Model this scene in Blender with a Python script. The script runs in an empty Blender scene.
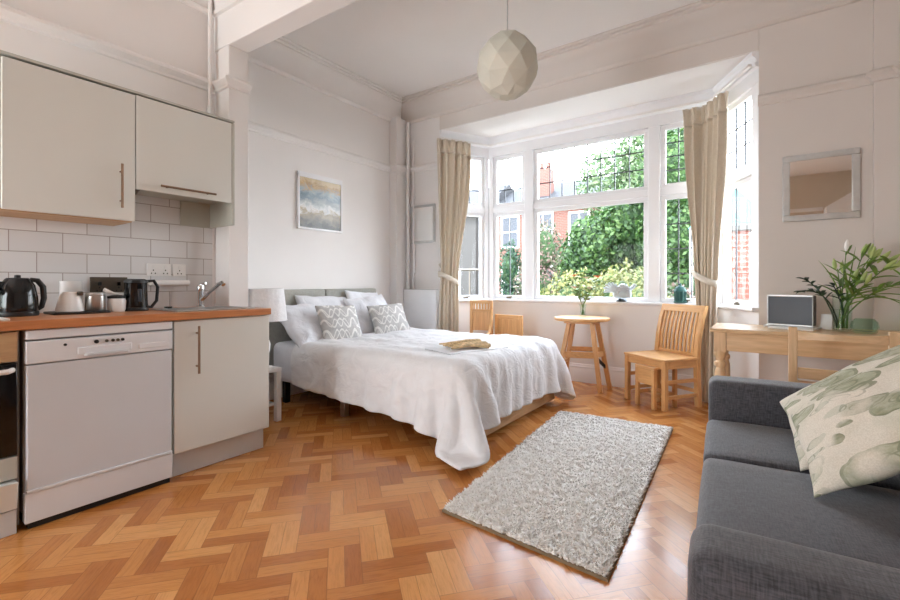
import bpy, bmesh, math, random
import numpy as np
from mathutils import Vector, Matrix, noise
PI = math.pi
R = math.radians
rnd = random.Random(7)
scn = bpy.context.scene
COL = scn.collection

# ------------------------------------------------------------------ materials
def lin(c):
    return tuple((x / 12.92 if x <= .04045 else ((x + .055) / 1.055) ** 2.4) for x in c)
def rgb(r, g, b):
    return lin((r / 255, g / 255, b / 255)) + (1.0,)

class N:
    def __init__(s, name):
        s.m = bpy.data.materials.new(name); s.m.use_nodes = True
        s.t = s.m.node_tree; s.n = s.t.nodes; s.l = s.t.links
        s.b = s.n['Principled BSDF']; s.out = s.n['Material Output']
    def new(s, typ, **kw):
        o = s.n.new(typ)
        for k, v in kw.items(): setattr(o, k, v)
        return o
    def link(s, a, b): s.l.new(a, b)
    def coord(s, scale=(1, 1, 1), rot=(0, 0, 0), which='Object', loc=(0, 0, 0)):
        c = s.new('ShaderNodeTexCoord'); mp = s.new('ShaderNodeMapping')
        mp.inputs['Scale'].default_value = scale; mp.inputs['Rotation'].default_value = rot
        mp.inputs['Location'].default_value = loc
        s.link(c.outputs[which], mp.inputs[0]); return mp.outputs[0]
    def noise(s, vec, scale=5, detail=3, rough=.5, dist=0):
        o = s.new('ShaderNodeTexNoise')
        o.inputs['Scale'].default_value = scale; o.inputs['Detail'].default_value = detail
        o.inputs['Roughness'].default_value = rough; o.inputs['Distortion'].default_value = dist
        if vec is not None: s.link(vec, o.inputs['Vector'])
        return o.outputs[0]
    def ramp(s, fac, stops, interp='LINEAR'):
        o = s.new('ShaderNodeValToRGB'); o.color_ramp.interpolation = interp
        e = o.color_ramp.elements
        while len(e) < len(stops): e.new(.5)
        for i, (p, c) in enumerate(stops): e[i].position = p; e[i].color = c
        s.link(fac, o.inputs[0]); return o.outputs[0]
    def math(s, op, a, b=None, c=None):
        o = s.new('ShaderNodeMath', operation=op)
        for i, v in enumerate((a, b, c)):
            if v is None: continue
            if isinstance(v, (int, float)): o.inputs[i].default_value = v
            else: s.link(v, o.inputs[i])
        return o.outputs[0]
    def mix(s, f, a, b, mode='MIX'):
        o = s.new('ShaderNodeMix', data_type='RGBA', blend_type=mode)
        for k, v in (('Factor', f), ('A', a), ('B', b)):
            i = [q for q in o.inputs if q.name == k and q.type == ('VALUE' if k == 'Factor' else 'RGBA')][0]
            if isinstance(v, (int, float, tuple)): i.default_value = v
            else: s.link(v, i)
        return [q for q in o.outputs if q.type == 'RGBA'][0]
    def bump(s, h, strength=.2, dist=.01):
        o = s.new('ShaderNodeBump'); o.inputs['Strength'].default_value = strength
        o.inputs['Distance'].default_value = dist
        s.link(h, o.inputs['Height']); s.link(o.outputs[0], s.b.inputs['Normal'])
    def col(s, c):
        if isinstance(c, tuple): s.b.inputs['Base Color'].default_value = c
        else: s.link(c, s.b.inputs['Base Color'])
    def set(s, **kw):
        for k, v in kw.items(): s.b.inputs[k].default_value = v

def plain(name, c, rough=.5, metal=0, var=.04, vscale=6, bump=0, bscale=80, **kw):
    n = N(name); c = rgb(*c)
    v = n.coord()
    f = n.noise(v, vscale, 3)
    dk = tuple(x * (1 - var * 2) for x in c[:3]) + (1,); lt = tuple(min(1, x * (1 + var)) for x in c[:3]) + (1,)
    n.col(n.ramp(f, [(.3, dk), (.7, lt)]))
    n.set(Roughness=rough, Metallic=metal, **kw)
    if bump: n.bump(n.noise(v, bscale, 3), bump, .005)
    return n.m

def wood(name, c1, c2, axis, rough=.42, scale=26):
    n = N(name); sc = [1, 1, 1]; sc['xyz'.index(axis)] = .09
    v = n.coord(scale=tuple(sc))
    f = n.noise(v, scale, 5, .6, 1.2)
    g = n.noise(n.coord(scale=tuple(x * 1.0 for x in sc)), scale * 5, 2)
    c = n.ramp(f, [(.28, rgb(*c1)), (.72, rgb(*c2))])
    n.col(n.mix(.18, c, n.ramp(g, [(.35, rgb(*[x * .75 for x in c1])), (.6, rgb(*c2))])))
    n.set(Roughness=rough); n.bump(f, .08, .003)
    return n.m
def wood3(name, c1, c2, rough=.42, scale=26): return {a: wood(name + '_' + a, c1, c2, a, rough, scale) for a in 'xyz'}

def fabric(name, c, c2=None, wscale=500, rough=.9, bump=.25, sheen=.2):
    n = N(name); v = n.coord()
    a = n.noise(n.coord(scale=(1, .12, .12)), wscale, 2); b = n.noise(n.coord(scale=(.12, 1, 1)), wscale, 2)
    w = n.math('ADD', a, b)
    big = n.noise(v, 5, 3)
    c2 = c2 or tuple(x * .8 for x in c)
    cc = n.ramp(n.math('MULTIPLY', w, .5), [(.38, rgb(*c2)), (.62, rgb(*c))])
    n.col(n.mix(.15, cc, n.ramp(big, [(.3, rgb(*c2)), (.7, rgb(*c))])))
    n.set(Roughness=rough); n.b.inputs['Sheen Weight'].default_value = sheen
    n.bump(w, bump, .002)
    return n.m

def cloth(name, c, rough=.85, wr=.35, scale=9):
    n = N(name); v = n.coord()
    f = n.noise(v, scale, 5, .55, .8)
    n.col(n.ramp(f, [(.25, rgb(*[x * .96 for x in c])), (.75, rgb(*c))]))
    n.set(Roughness=rough); n.b.inputs['Sheen Weight'].default_value = .1
    n.bump(f, wr, .02)
    return n.m

def glass(name, tint=(1, 1, 1, 1), refl=1.0):
    n = N(name)
    n.n.remove(n.b)
    tr = n.new('ShaderNodeBsdfTransparent'); tr.inputs[0].default_value = tint
    gl = n.new('ShaderNodeBsdfGlossy'); gl.inputs['Roughness'].default_value = .02
    fr = n.new('ShaderNodeFresnel'); fr.inputs[0].default_value = 1.25
    mx = n.new('ShaderNodeMixShader')
    ge = n.new('ShaderNodeNewGeometry')
    f = n.math('MULTIPLY', n.math('MULTIPLY', fr.outputs[0], refl), n.math('SUBTRACT', 1.0, ge.outputs['Backfacing']))
    # slight waviness so that the pane reads as a real sheet
    n.link(f, mx.inputs[0]); n.link(tr.outputs[0], mx.inputs[1]); n.link(gl.outputs[0], mx.inputs[2])
    n.link(mx.outputs[0], n.out.inputs[0])
    return n.m

M = {}
M['wall'] = plain('wall_paint', (236, 233, 231), .75, var=.012, vscale=1.5, bump=.05, bscale=60)
M['wallb'] = plain('wall_paint_shade_tint', (219, 212, 206), .75, var=.012, vscale=1.5, bump=.05, bscale=60)  # same white paint, darkened: backlit shade on these walls and trims is painted in
M['ceil'] = plain('ceiling_paint', (234, 231, 228), .8, var=.012, vscale=1.2, bump=.04, bscale=40)
M['trim'] = plain('trim_gloss', (236, 233, 231), .45, var=.012, vscale=3)
M['frame'] = plain('window_frame_paint', (238, 238, 240), .35, var=.012, vscale=3)
M['cream'] = plain('cream_laminate', (216, 217, 211), .35, var=.01, vscale=2)
M['carcass'] = plain('carcass_laminate', (184, 184, 174), .5, var=.02, vscale=3)
M['plinth'] = plain('plinth_laminate', (206, 206, 204), .5, var=.02)
M['enamel'] = plain('white_enamel', (226, 229, 233), .28, var=.01)
M['enamel2'] = plain('dishwasher_panel', (210, 214, 219), .3, var=.008)
M['greyside'] = plain('grey_metal_side', (150, 145, 142), .5, metal=.3)
M['dark'] = plain('dark_gap', (22, 20, 19), .6)
M['black'] = plain('gloss_black', (14, 14, 16), .12, var=.1)
M['blackm'] = plain('matt_black', (26, 25, 25), .5, var=.1)
M['ovenglass'] = plain('oven_glass', (24, 18, 15), .06, var=.2)
M['steel'] = plain('brushed_steel', (196, 196, 194), .28, metal=1, var=.04, vscale=20)
M['chrome'] = plain('chrome', (222, 224, 226), .08, metal=1, var=.01)
M['bronze'] = plain('bronze_handle', (150, 125, 105), .35, metal=.85, var=.05, vscale=20)
M['white'] = plain('white_plastic', (235, 233, 230), .35, var=.012)
M['whitem'] = plain('white_paint_matt', (232, 230, 227), .55, var=.015)
M['socket'] = plain('dark_socket_plate', (92, 84, 74), .35, metal=.6, var=.05)
M['silver'] = plain('silver_frame', (205, 206, 205), .35, metal=.55, var=.03, vscale=30)
M['mirror'] = plain('mirror_glass', (236, 238, 238), .02, metal=1, var=.003)
M['rad'] = plain('radiator_enamel', (244, 246, 248), .3, var=.01)
M['worktop'] = wood('oak_worktop', (176, 108, 60), (206, 138, 86), 'y', .35, 18)
M['pine'] = wood3('pine_wood', (208, 168, 122), (230, 198, 158), .4, 14)
M['oak'] = wood3('honey_oak', (206, 150, 92), (230, 182, 124), .38, 18)
M['slatbed'] = wood('pale_bed_wood', (196, 160, 116), (222, 190, 150), 'y', .5, 14)
M['oventrim'] = wood('oven_wood_panel', (176, 140, 100), (206, 172, 130), 'y', .5, 14)
M['duvet'] = cloth('white_duvet_cotton', (234, 234, 236), .85, .8, 8)
M['sheet'] = cloth('white_sheet_cotton', (226, 227, 232), .85, .3, 10)
M['pillow'] = cloth('white_pillow_cotton', (228, 229, 234), .85, .6, 10)
M['headboard'] = fabric('grey_headboard_fabric', (168, 168, 160), (152, 152, 144), 400)
M['sofa'] = fabric('charcoal_sofa_fabric', (84, 84, 90), (42, 42, 47), 300, .85, .4, .3)
M['sofaseam'] = fabric('sofa_piping', (120, 120, 124), (70, 70, 74), 300)
M['curtain'] = fabric('beige_curtain_fabric', (222, 211, 194), (206, 193, 174), 350, .9, .2, .2)
M['tieback'] = fabric('pale_tieback_fabric', (216, 208, 194), (196, 186, 170), 350)
M['shade'] = plain('paper_shade', (210, 210, 198), .8, var=.03, vscale=5, bump=.1, bscale=40)
M['lampshade'] = plain('textured_white_shade', (232, 232, 234), .8, var=.03, vscale=30, bump=.8, bscale=45)
M['glass'] = glass('window_glass', (1, 1, 1, 1), .6)
M['greenglass'] = glass('pale_green_glass', (.84, .94, .88, 1), 1.6)
M['vaseglass'] = glass('clear_vase_glass', (.93, .97, .95, 1), 1.6)
M['screen'] = plain('dark_screen', (40, 46, 56), .4, var=.06, vscale=4)
M['lead'] = plain('lead_came', (92, 95, 100), .5, metal=.4)
M['stem'] = plain('green_stem', (96, 130, 62), .5, var=.15, vscale=20)
M['leafA'] = plain('lily_leaf', (116, 148, 62), .42, var=.25, vscale=14)
M['leafD'] = plain('dark_leaf', (44, 66, 44), .42, var=.25, vscale=14)
M['bud'] = plain('pale_lily_bud', (178, 196, 120), .5, var=.12, vscale=20)
M['petalO'] = plain('orange_petal', (228, 108, 62), .6, var=.1)
M['petalP'] = plain('pale_pink_petal', (238, 200, 186), .6, var=.08)
M['dry'] = plain('dried_stem', (222, 192, 146), .8, var=.2, vscale=40)
M['tray'] = plain('pale_tray', (226, 228, 232), .4, var=.02)
M['teal'] = plain('teal_metal', (48, 104, 100), .5, var=.1)
M['crystal'] = plain('frosted_glass', (214, 220, 224), .25, var=.06, vscale=30, **{'Transmission Weight': .35, 'IOR': 1.3})
M['bark'] = plain('tree_bark', (36, 29, 24), .9, var=.2, bump=.5, bscale=20)
M['slate'] = plain('roof_slate', (30, 31, 35), .7, var=.12, vscale=6)
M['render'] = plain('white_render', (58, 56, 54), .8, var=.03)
M['gnd'] = plain('garden_soil_grass', (47, 51, 33), .95, var=.2, vscale=1.5)
M['pave'] = plain('pavement', (73, 72, 69), .9, var=.06, vscale=2)
M['brass'] = plain('brass_catch', (120, 108, 92), .35, metal=.8, var=.1)
M['card'] = plain('white_card', (240, 238, 234), .6, var=.01)

def floor_mat():
    n = N('herringbone_parquet')
    L = .125
    v = n.coord(scale=(1 / L, 1 / L, 1 / L), rot=(0, 0, R(-49.5)), which='Object', loc=(.35, .2, 0))
    sp = n.new('ShaderNodeSeparateXYZ'); n.link(v, sp.inputs[0])
    x, y = sp.outputs[0], sp.outputs[1]
    i = n.math('FLOOR', x); j = n.math('FLOOR', y)
    d = n.math('FLOORED_MODULO', n.math('SUBTRACT', i, j), 4.0)
    hor = n.math('LESS_THAN', d, 1.5)
    # horizontal block: start i-d ; vertical: start j-(3-d)
    hx = n.math('SUBTRACT', i, d); vy = n.math('SUBTRACT', j, n.math('SUBTRACT', 3.0, d))
    fx = n.math('SUBTRACT', x, i); fy = n.math('SUBTRACT', y, j)
    def sel(a, b): return n.math('ADD', n.math('MULTIPLY', hor, a), n.math('MULTIPLY', n.math('SUBTRACT', 1.0, hor), b))
    along = sel(n.math('SUBTRACT', x, hx), n.math('SUBTRACT', y, vy))      # 0..2
    across = sel(fy, fx)                                                    # 0..1
    bx = sel(hx, i); by = sel(j, vy)
    strip = n.math('FLOOR', n.math('MULTIPLY', across, 2.0))
    sfr = n.math('FRACT', n.math('MULTIPLY', across, 2.0))
    cid = n.new('ShaderNodeCombineXYZ'); n.link(bx, cid.inputs[0]); n.link(by, cid.inputs[1])
    n.link(n.math('ADD', n.math('MULTIPLY', strip, 7.3), n.math('MULTIPLY', hor, 31.7)), cid.inputs[2])
    wn = n.new('ShaderNodeTexWhiteNoise'); n.link(cid.outputs[0], wn.inputs['Vector'])
    # grain
    gv = n.new('ShaderNodeCombineXYZ')
    n.link(n.math('MULTIPLY', along, .35), gv.inputs[0]); n.link(n.math('MULTIPLY', across, 3.0), gv.inputs[1])
    n.link(n.math('MULTIPLY', wn.outputs['Value'], 40.0), gv.inputs[2])
    g = n.noise(gv.outputs[0], 4.5, 5, .6, .8)
    base = n.ramp(wn.outputs['Value'], [(0, rgb(172, 104, 48)), (.3, rgb(194, 127, 66)), (.7, rgb(207, 141, 78)), (1, rgb(218, 158, 96))])
    grain = n.ramp(g, [(.3, (.74, .68, .60, 1)), (.55, (1, 1, 1, 1)), (.8, (1.0, .97, .92, 1))])
    c = n.mix(.75, base, n.mix(1.0, base, grain, 'MULTIPLY'))
    # joints
    def edge(p, w, top):
        a = n.math('LESS_THAN', p, w); b = n.math('GREATER_THAN', p, top - w)
        return n.math('MAXIMUM', a, b)
    e = n.math('MAXIMUM', edge(along, .012, 2.0), edge(sfr, .022, 1.0))
    c2 = n.mix(n.math('MULTIPLY', e, .45), c, rgb(104, 62, 30))
    n.col(c2)
    rr = n.math('ADD', .11, n.math('MULTIPLY', wn.outputs['Value'], .08))
    n.link(n.math('ADD', rr, n.math('MULTIPLY', g, .1)), n.b.inputs['Roughness'])
    n.b.inputs['Specular IOR Level'].default_value = .5
    tilt = n.math('ADD', n.math('MULTIPLY', g, .35), n.math('MULTIPLY', e, -.6))
    n.bump(tilt, .12, .004)
    return n.m
M['floor'] = floor_mat()

def brick_mat(name, c1, c2, mortar, bw, bh, msize, plane, offs=.5, rough=.8, bump=.4, loc=(0, 0, 0), msm=.1):
    n = N(name)
    rot = {'xz': (R(90), 0, 0), 'yz': (R(90), 0, R(90))}[plane]
    co = n.new('ShaderNodeTexCoord'); sp = n.new('ShaderNodeSeparateXYZ'); n.link(co.outputs['Object'], sp.inputs[0])
    cb = n.new('ShaderNodeCombineXYZ')
    n.link(n.math('ADD', sp.outputs[0 if plane == 'xz' else 1], loc[0]), cb.inputs[0])
    n.link(n.math('ADD', sp.outputs[2], loc[1]), cb.inputs[1])
    b = n.new('ShaderNodeTexBrick'); n.link(cb.outputs[0], b.inputs['Vector'])
    b.offset = offs
    b.inputs['Color1'].default_value = rgb(*c1); b.inputs['Color2'].default_value = rgb(*c2)
    b.inputs['Mortar'].default_value = rgb(*mortar)
    b.inputs['Scale'].default_value = 1; b.inputs['Mortar Size'].default_value = msize; b.inputs['Mortar Smooth'].default_value = msm
    b.inputs['Brick Width'].default_value = bw; b.inputs['Row Height'].default_value = bh
    n.col(b.outputs['Color']); n.set(Roughness=rough)
    inv = n.math('SUBTRACT', 1.0, b.outputs['Fac']); n.bump(inv, bump, .004)
    return n.m
M['tiles'] = brick_mat('white_metro_tiles', (226, 226, 226), (218, 218, 218), (168, 161, 156), .217, .111, .0022, 'yz', .5, .22, .5, (.005, .095))
M['brick'] = brick_mat('red_house_brick', (104, 56, 44), (92, 48, 37), (104, 90, 82), .24, .085, .012, 'xz')
M['brickc'] = brick_mat('chimney_brick', (96, 52, 42), (86, 44, 35), (98, 84, 76), .24, .085, .012, 'xz')

OUT = .31
def dim(c): return tuple(x * OUT for x in rgb(*c)[:3]) + (1,)
def leaf_mat(name, cols, trans=.35):
    n = N(name)
    g = n.new('ShaderNodeNewGeometry')
    st = [(i / max(1, len(cols) - 1), dim(c)) for i, c in enumerate(cols)]
    f = n.noise(n.coord(), 1.6, 2)
    mixf = n.math('ADD', n.math('MULTIPLY', g.outputs['Random Per Island'], .75), n.math('MULTIPLY', n.math('SUBTRACT', f, .5), .9))
    c = n.ramp(mixf, st)
    n.col(c); n.set(Roughness=.6)
    t = n.new('ShaderNodeBsdfTranslucent'); n.link(c, t.inputs[0])
    mx = n.new('ShaderNodeMixShader'); mx.inputs[0].default_value = trans
    n.link(n.b.outputs[0], mx.inputs[1]); n.link(t.outputs[0], mx.inputs[2]); n.link(mx.outputs[0], n.out.inputs[0])
    return n.m
M['lf_tree'] = leaf_mat('tree_leaves', [(50, 92, 44), (84, 134, 60), (124, 170, 84), (170, 204, 120)])
M['lf_dark'] = leaf_mat('dark_tree_leaves', [(34, 74, 54), (58, 110, 76), (96, 148, 104), (140, 184, 140)])
M['lf_pale'] = leaf_mat('pale_tree_leaves', [(96, 138, 84), (140, 176, 116), (180, 208, 150), (214, 230, 190)])
M['lf_gold'] = leaf_mat('golden_shrub_leaves', [(120, 140, 66), (172, 180, 96), (212, 208, 130), (236, 226, 176)])
M['lf_pink'] = leaf_mat('pink_shrub_leaves', [(86, 118, 78), (140, 146, 110), (196, 158, 150), (232, 190, 190)])
M['lf_core'] = plain('shrub_core', (52, 76, 42), .9, var=.2)

def shade_fabric_cushion():
    n = N('grey_wave_pattern_fabric')
    v = n.coord(scale=(1, 1, 1))
    sp = n.new('ShaderNodeSeparateXYZ'); n.link(v, sp.inputs[0])
    u, w = sp.outputs[1], sp.outputs[0]
    # rows of interlocking loops
    row = n.math('MULTIPLY', n.math('ADD', w, .03), 9.5)
    fr = n.math('SUBTRACT', n.math('FRACT', row), .5)
    jit = n.math('MULTIPLY', n.math('SUBTRACT', n.noise(v, 14, 2), .5), .35)
    s = n.math('MULTIPLY', n.math('SINE', n.math('MULTIPLY', u, 2 * PI * 7)), .40)
    s2 = n.math('MULTIPLY', n.math('SINE', n.math('ADD', n.math('MULTIPLY', u, 2 * PI * 10.5), 1.0)), .34)
    fr = n.math('ADD', fr, jit)
    d1 = n.math('ABSOLUTE', n.math('SUBTRACT', fr, s)); d2 = n.math('ABSOLUTE', n.math('ADD', fr, s2))
    ln = n.math('LESS_THAN', n.math('MINIMUM', d1, d2), .085)
    nz = n.noise(v, 60, 3)
    basec = n.ramp(nz, [(.3, rgb(176, 174, 172)), (.7, rgb(192, 190, 188))])
    n.col(n.mix(ln, basec, rgb(226, 224, 220))); n.set(Roughness=.9)
    n.bump(n.math('ADD', ln, n.math('MULTIPLY', nz, .5)), .25, .004)
    return n.m
M['greycush'] = shade_fabric_cushion()

def floral():
    n = N('cream_floral_linen')
    v = n.coord()
    nz = n.new('ShaderNodeTexNoise'); nz.inputs['Scale'].default_value = 6; nz.inputs['Detail'].default_value = 3
    n.link(v, nz.inputs['Vector'])
    va = n.new('ShaderNodeVectorMath', operation='SCALE'); n.link(nz.outputs['Color'], va.inputs[0]); va.inputs['Scale'].default_value = .09
    vb = n.new('ShaderNodeVectorMath', operation='ADD'); n.link(v, vb.inputs[0]); n.link(va.outputs[0], vb.inputs[1])
    rims = []
    def leaves(rot, sc, off, thr):
        mp = n.new('ShaderNodeMapping'); n.link(vb.outputs[0], mp.inputs[0])
        mp.inputs['Rotation'].default_value = (0, 0, R(rot)); mp.inputs['Scale'].default_value = (sc, sc * 2.3, 0); mp.inputs['Location'].default_value = (off, off * .7, 0)
        vo = n.new('ShaderNodeTexVoronoi'); vo.inputs['Scale'].default_value = 1; n.link(mp.outputs[0], vo.inputs['Vector'])
        sc_ = n.new('ShaderNodeSeparateColor'); n.link(vo.outputs['Color'], sc_.inputs[0])
        ok = n.math('GREATER_THAN', sc_.outputs[0], .2)
        rim = n.math('MULTIPLY', n.math('LESS_THAN', n.math('ABSOLUTE', n.math('SUBTRACT', vo.outputs['Distance'], thr - .02)), .022), ok)
        rim2 = n.math('MULTIPLY', n.math('LESS_THAN', n.math('ABSOLUTE', n.math('SUBTRACT', vo.outputs['Distance'], thr * .45)), .014), ok)
        rims.append(n.math('MAXIMUM', rim, rim2))
        return n.math('MULTIPLY', n.math('LESS_THAN', vo.outputs['Distance'], thr), ok), sc_.outputs[1]
    area = n.ramp(n.noise(v, 4.0, 2, .5), [(.42, (0, 0, 0, 1)), (.48, (1, 1, 1, 1))])
    la, ca = leaves(38, 4.2, 1.3, .46); lb, cb_ = leaves(-35, 5.4, 4.1, .42); lc, cc_ = leaves(80, 7.5, 7.7, .36)
    lm = n.math('MULTIPLY', n.math('MAXIMUM', la, lb), area)
    lp = n.math('MULTIPLY', lc, n.math('SUBTRACT', 1.0, area))
    vein = n.math('ADD', n.math('MULTIPLY', n.noise(n.coord(scale=(1, 3, 1)), 30, 3), .6), n.math('MULTIPLY', ca, .4))
    leafc = n.ramp(vein, [(.2, rgb(112, 118, 86)), (.45, rgb(148, 152, 122)), (.7, rgb(182, 182, 156))])
    pn = n.noise(vb.outputs[0], 11, 2)
    pet = n.math('MULTIPLY', n.math('LESS_THAN', n.math('ABSOLUTE', n.math('SUBTRACT', pn, .5)), .018), lp)
    basec = n.ramp(n.noise(v, 250, 2), [(.35, rgb(210, 202, 186)), (.65, rgb(224, 217, 203))])
    b2 = n.mix(n.math('MULTIPLY', lp, .3), basec, rgb(150, 162, 136)); b2 = n.mix(n.math('MULTIPLY', pet, .5), b2, rgb(112, 120, 96))
    wash = n.ramp(n.noise(v, 5, 3), [(.5, (0, 0, 0, 1)), (.7, (1, 1, 1, 1))])
    b3 = n.mix(n.math('MULTIPLY', wash, .35), b2, rgb(158, 164, 136))
    ink = n.math('MULTIPLY', n.math('MAXIMUM', n.math('MAXIMUM', rims[0], rims[1]), rims[2]), n.ramp(n.noise(v, 9, 3), [(.4, (0, 0, 0, 1)), (.55, (.8, .8, .8, 1))]))
    n.col(n.mix(n.math('MULTIPLY', ink, .55), n.mix(n.math('MULTIPLY', n.math('MULTIPLY', lm, n.ramp(n.noise(v, 12, 4, .7), [(.3, (.35, .35, .35, 1)), (.6, (1, 1, 1, 1))])), .85), b3, leafc), rgb(92, 100, 72))); n.set(Roughness=.95)
    n.bump(n.noise(v, 300, 2), .2, .002)
    return n.m
M['floral'] = floral()

def art():
    n = N('abstract_harbour_print')
    c = n.new('ShaderNodeTexCoord'); sp = n.new('ShaderNodeSeparateXYZ'); n.link(c.outputs['Object'], sp.inputs[0])
    vv = n.coord(scale=(1, 1, 1.6))
    nz = n.noise(vv, 9, 5, .65, 1.0)
    z = n.math('ADD', n.math('DIVIDE', sp.outputs[2], .48), .5)
    zz = n.math('ADD', z, n.math('MULTIPLY', n.math('SUBTRACT', nz, .5), .55))
    c1 = n.ramp(zz, [(0, rgb(74, 74, 74)), (.15, rgb(120, 112, 100)), (.27, rgb(150, 136, 110)), (.36, rgb(206, 206, 206)), (.46, rgb(160, 166, 168)),
                     (.62, rgb(104, 124, 136)), (.72, rgb(150, 164, 170)), (.82, rgb(178, 150, 108)), (.92, rgb(206, 188, 156))])
    blk = n.new('ShaderNodeTexVoronoi'); blk.inputs['Scale'].default_value = 13; blk.distance = 'CHEBYCHEV'
    n.link(c.outputs['Object'], blk.inputs['Vector'])
    sb = n.new('ShaderNodeSeparateColor'); n.link(blk.outputs['Color'], sb.inputs[0])
    c2 = n.mix(.35, c1, n.ramp(sb.outputs[0], [(0, (.12, .12, .13, 1)), (1, (.95, .94, .9, 1))]), 'SOFT_LIGHT')
    n.col(c2); n.set(Roughness=.25)
    return n.m
M['art'] = art()

def rug_mat(name, c1, c2):
    n = N(name); g = n.new('ShaderNodeNewGeometry')
    f = n.noise(n.coord(), 14, 3)
    k = n.math('ADD', n.math('MULTIPLY', g.outputs['Random Per Island'], .6), n.math('MULTIPLY', f, .4))
    n.col(n.ramp(k, [(.2, rgb(*c1)), (.75, rgb(*c2))])); n.set(Roughness=.95)
    n.b.inputs['Sheen Weight'].default_value = .2
    return n.m
M['pile'] = rug_mat('rug_pile', (238, 230, 220), (253, 249, 243))
M['rugback'] = plain('rug_backing', (132, 112, 86), .9)

# ------------------------------------------------------------------ mesh builder
class MB:
    def __init__(s, mat=None): s.v = []; s.f = []; s.M = mat or Matrix()
    def add(s, vs, fs):
        k = len(s.v); s.v += [tuple(s.M @ Vector(p)) for p in vs]; s.f += [tuple(i + k for i in f) for f in fs]; return s
    def box(s, x0, x1, y0, y1, z0, z1):
        x0, x1 = min(x0, x1), max(x0, x1); y0, y1 = min(y0, y1), max(y0, y1); z0, z1 = min(z0, z1), max(z0, z1)
        return s.add([(x0, y0, z0), (x1, y0, z0), (x1, y1, z0), (x0, y1, z0), (x0, y0, z1), (x1, y0, z1), (x1, y1, z1), (x0, y1, z1)],
                     [(0, 3, 2, 1), (4, 5, 6, 7), (0, 1, 5, 4), (1, 2, 6, 5), (2, 3, 7, 6), (3, 0, 4, 7)])
    def prism(s, poly, z0, z1):
        n = len(poly); a = sum(poly[i][0] * poly[(i + 1) % n][1] - poly[(i + 1) % n][0] * poly[i][1] for i in range(n))
        if a < 0: poly = poly[::-1]
        return s.add([(x, y, z0) for x, y in poly] + [(x, y, z1) for x, y in poly],
                     [tuple(range(n - 1, -1, -1)), tuple(range(n, 2 * n))] + [(i, (i + 1) % n, n + (i + 1) % n, n + i) for i in range(n)])
    def hull8(s, a, b):                         # two quads (bottom ccw, top ccw)
        return s.add(list(a) + list(b), [(0, 3, 2, 1), (4, 5, 6, 7), (0, 1, 5, 4), (1, 2, 6, 5), (2, 3, 7, 6), (3, 0, 4, 7)])
    def bar(s, p, q, w, t, up=(0, 0, 1)):       # rectangular bar from p to q
        p, q = Vector(p), Vector(q); d = (q - p).normalized(); u = Vector(up)
        if abs(d.dot(u)) > .98: u = Vector((1, 0, 0))
        a = d.cross(u).normalized() * w / 2; b = a.cross(d).normalized() * t / 2
        A = [p - a - b, p + a - b, p + a + b, p - a + b]; B = [q - a - b, q + a - b, q + a + b, q - a + b]
        return s.add(A + B, [(0, 1, 2, 3), (7, 6, 5, 4), (0, 4, 5, 1), (1, 5, 6, 2), (2, 6, 7, 3), (3, 7, 4, 0)])
    def tube(s, pts, r, n=10, cap=True):
        pts = [Vector(p) for p in pts]; rs = r if isinstance(r, (list, tuple)) else [r] * len(pts)
        vs, fs = [], []; prev = None
        for i, p in enumerate(pts):
            d = (pts[min(i + 1, len(pts) - 1)] - pts[max(i - 1, 0)]).normalized()
            if prev is None:
                u = Vector((0, 0, 1)) if abs(d.z) < .9 else Vector((1, 0, 0)); a = d.cross(u).normalized()
            else:
                a = (prev - d * prev.dot(d)).normalized()
            prev = a; b = d.cross(a)
            for k in range(n):
                t = 2 * PI * k / n; vs.append(p + (a * math.cos(t) + b * math.sin(t)) * rs[i])
        for i in range(len(pts) - 1):
            for k in range(n):
                fs.append((i * n + k, i * n + (k + 1) % n, (i + 1) * n + (k + 1) % n, (i + 1) * n + k))
        if cap:
            fs.append(tuple(range(n - 1, -1, -1))); fs.append(tuple((len(pts) - 1) * n + k for k in range(n)))
        return s.add(vs, fs)
    def lathe(s, prof, c=(0, 0, 0), n=24, cap=True, arc=None):
        vs, fs = [], []; m = len(prof)
        for r, z in prof:
            for k in range(n):
                t = 2 * PI * k / n; vs.append((c[0] + r * math.cos(t), c[1] + r * math.sin(t), c[2] + z))
        for i in range(m - 1):
            for k in range(n): fs.append((i * n + k, i * n + (k + 1) % n, (i + 1) * n + (k + 1) % n, (i + 1) * n + k))
        if cap:
            fs.append(tuple(range(n - 1, -1, -1))); fs.append(tuple((m - 1) * n + k for k in range(n)))
        return s.add(vs, fs)
    def sweep(s, prof, path):                   # prof: (d,z) pairs, d measured to the left of path direction; path: list of (x,y)
        m = len(prof); P = [Vector((x, y)) for x, y in path]; vs, fs = [], []
        for i, p in enumerate(P):
            d0 = (P[i] - P[i - 1]).normalized() if i > 0 else None
            d1 = (P[i + 1] - P[i]).normalized() if i < len(P) - 1 else None
            ds = [d for d in (d0, d1) if d is not None]
            ns = [Vector((-d.y, d.x)) for d in ds]
            nn = sum(ns, Vector((0, 0))).normalized(); k = 1 / max(.3, nn.dot(ns[0]))
            for dd, z in prof: q = p + nn * dd * k; vs.append((q.x, q.y, z))
        for i in range(len(P) - 1):
            for k in range(m): fs.append((i * m + k, (i + 1) * m + k, (i + 1) * m + (k + 1) % m, i * m + (k + 1) % m))
        fs.append(tuple(range(m))); fs.append(tuple((len(P) - 1) * m + k for k in range(m - 1, -1, -1)))
        return s.add(vs, fs)
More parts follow.
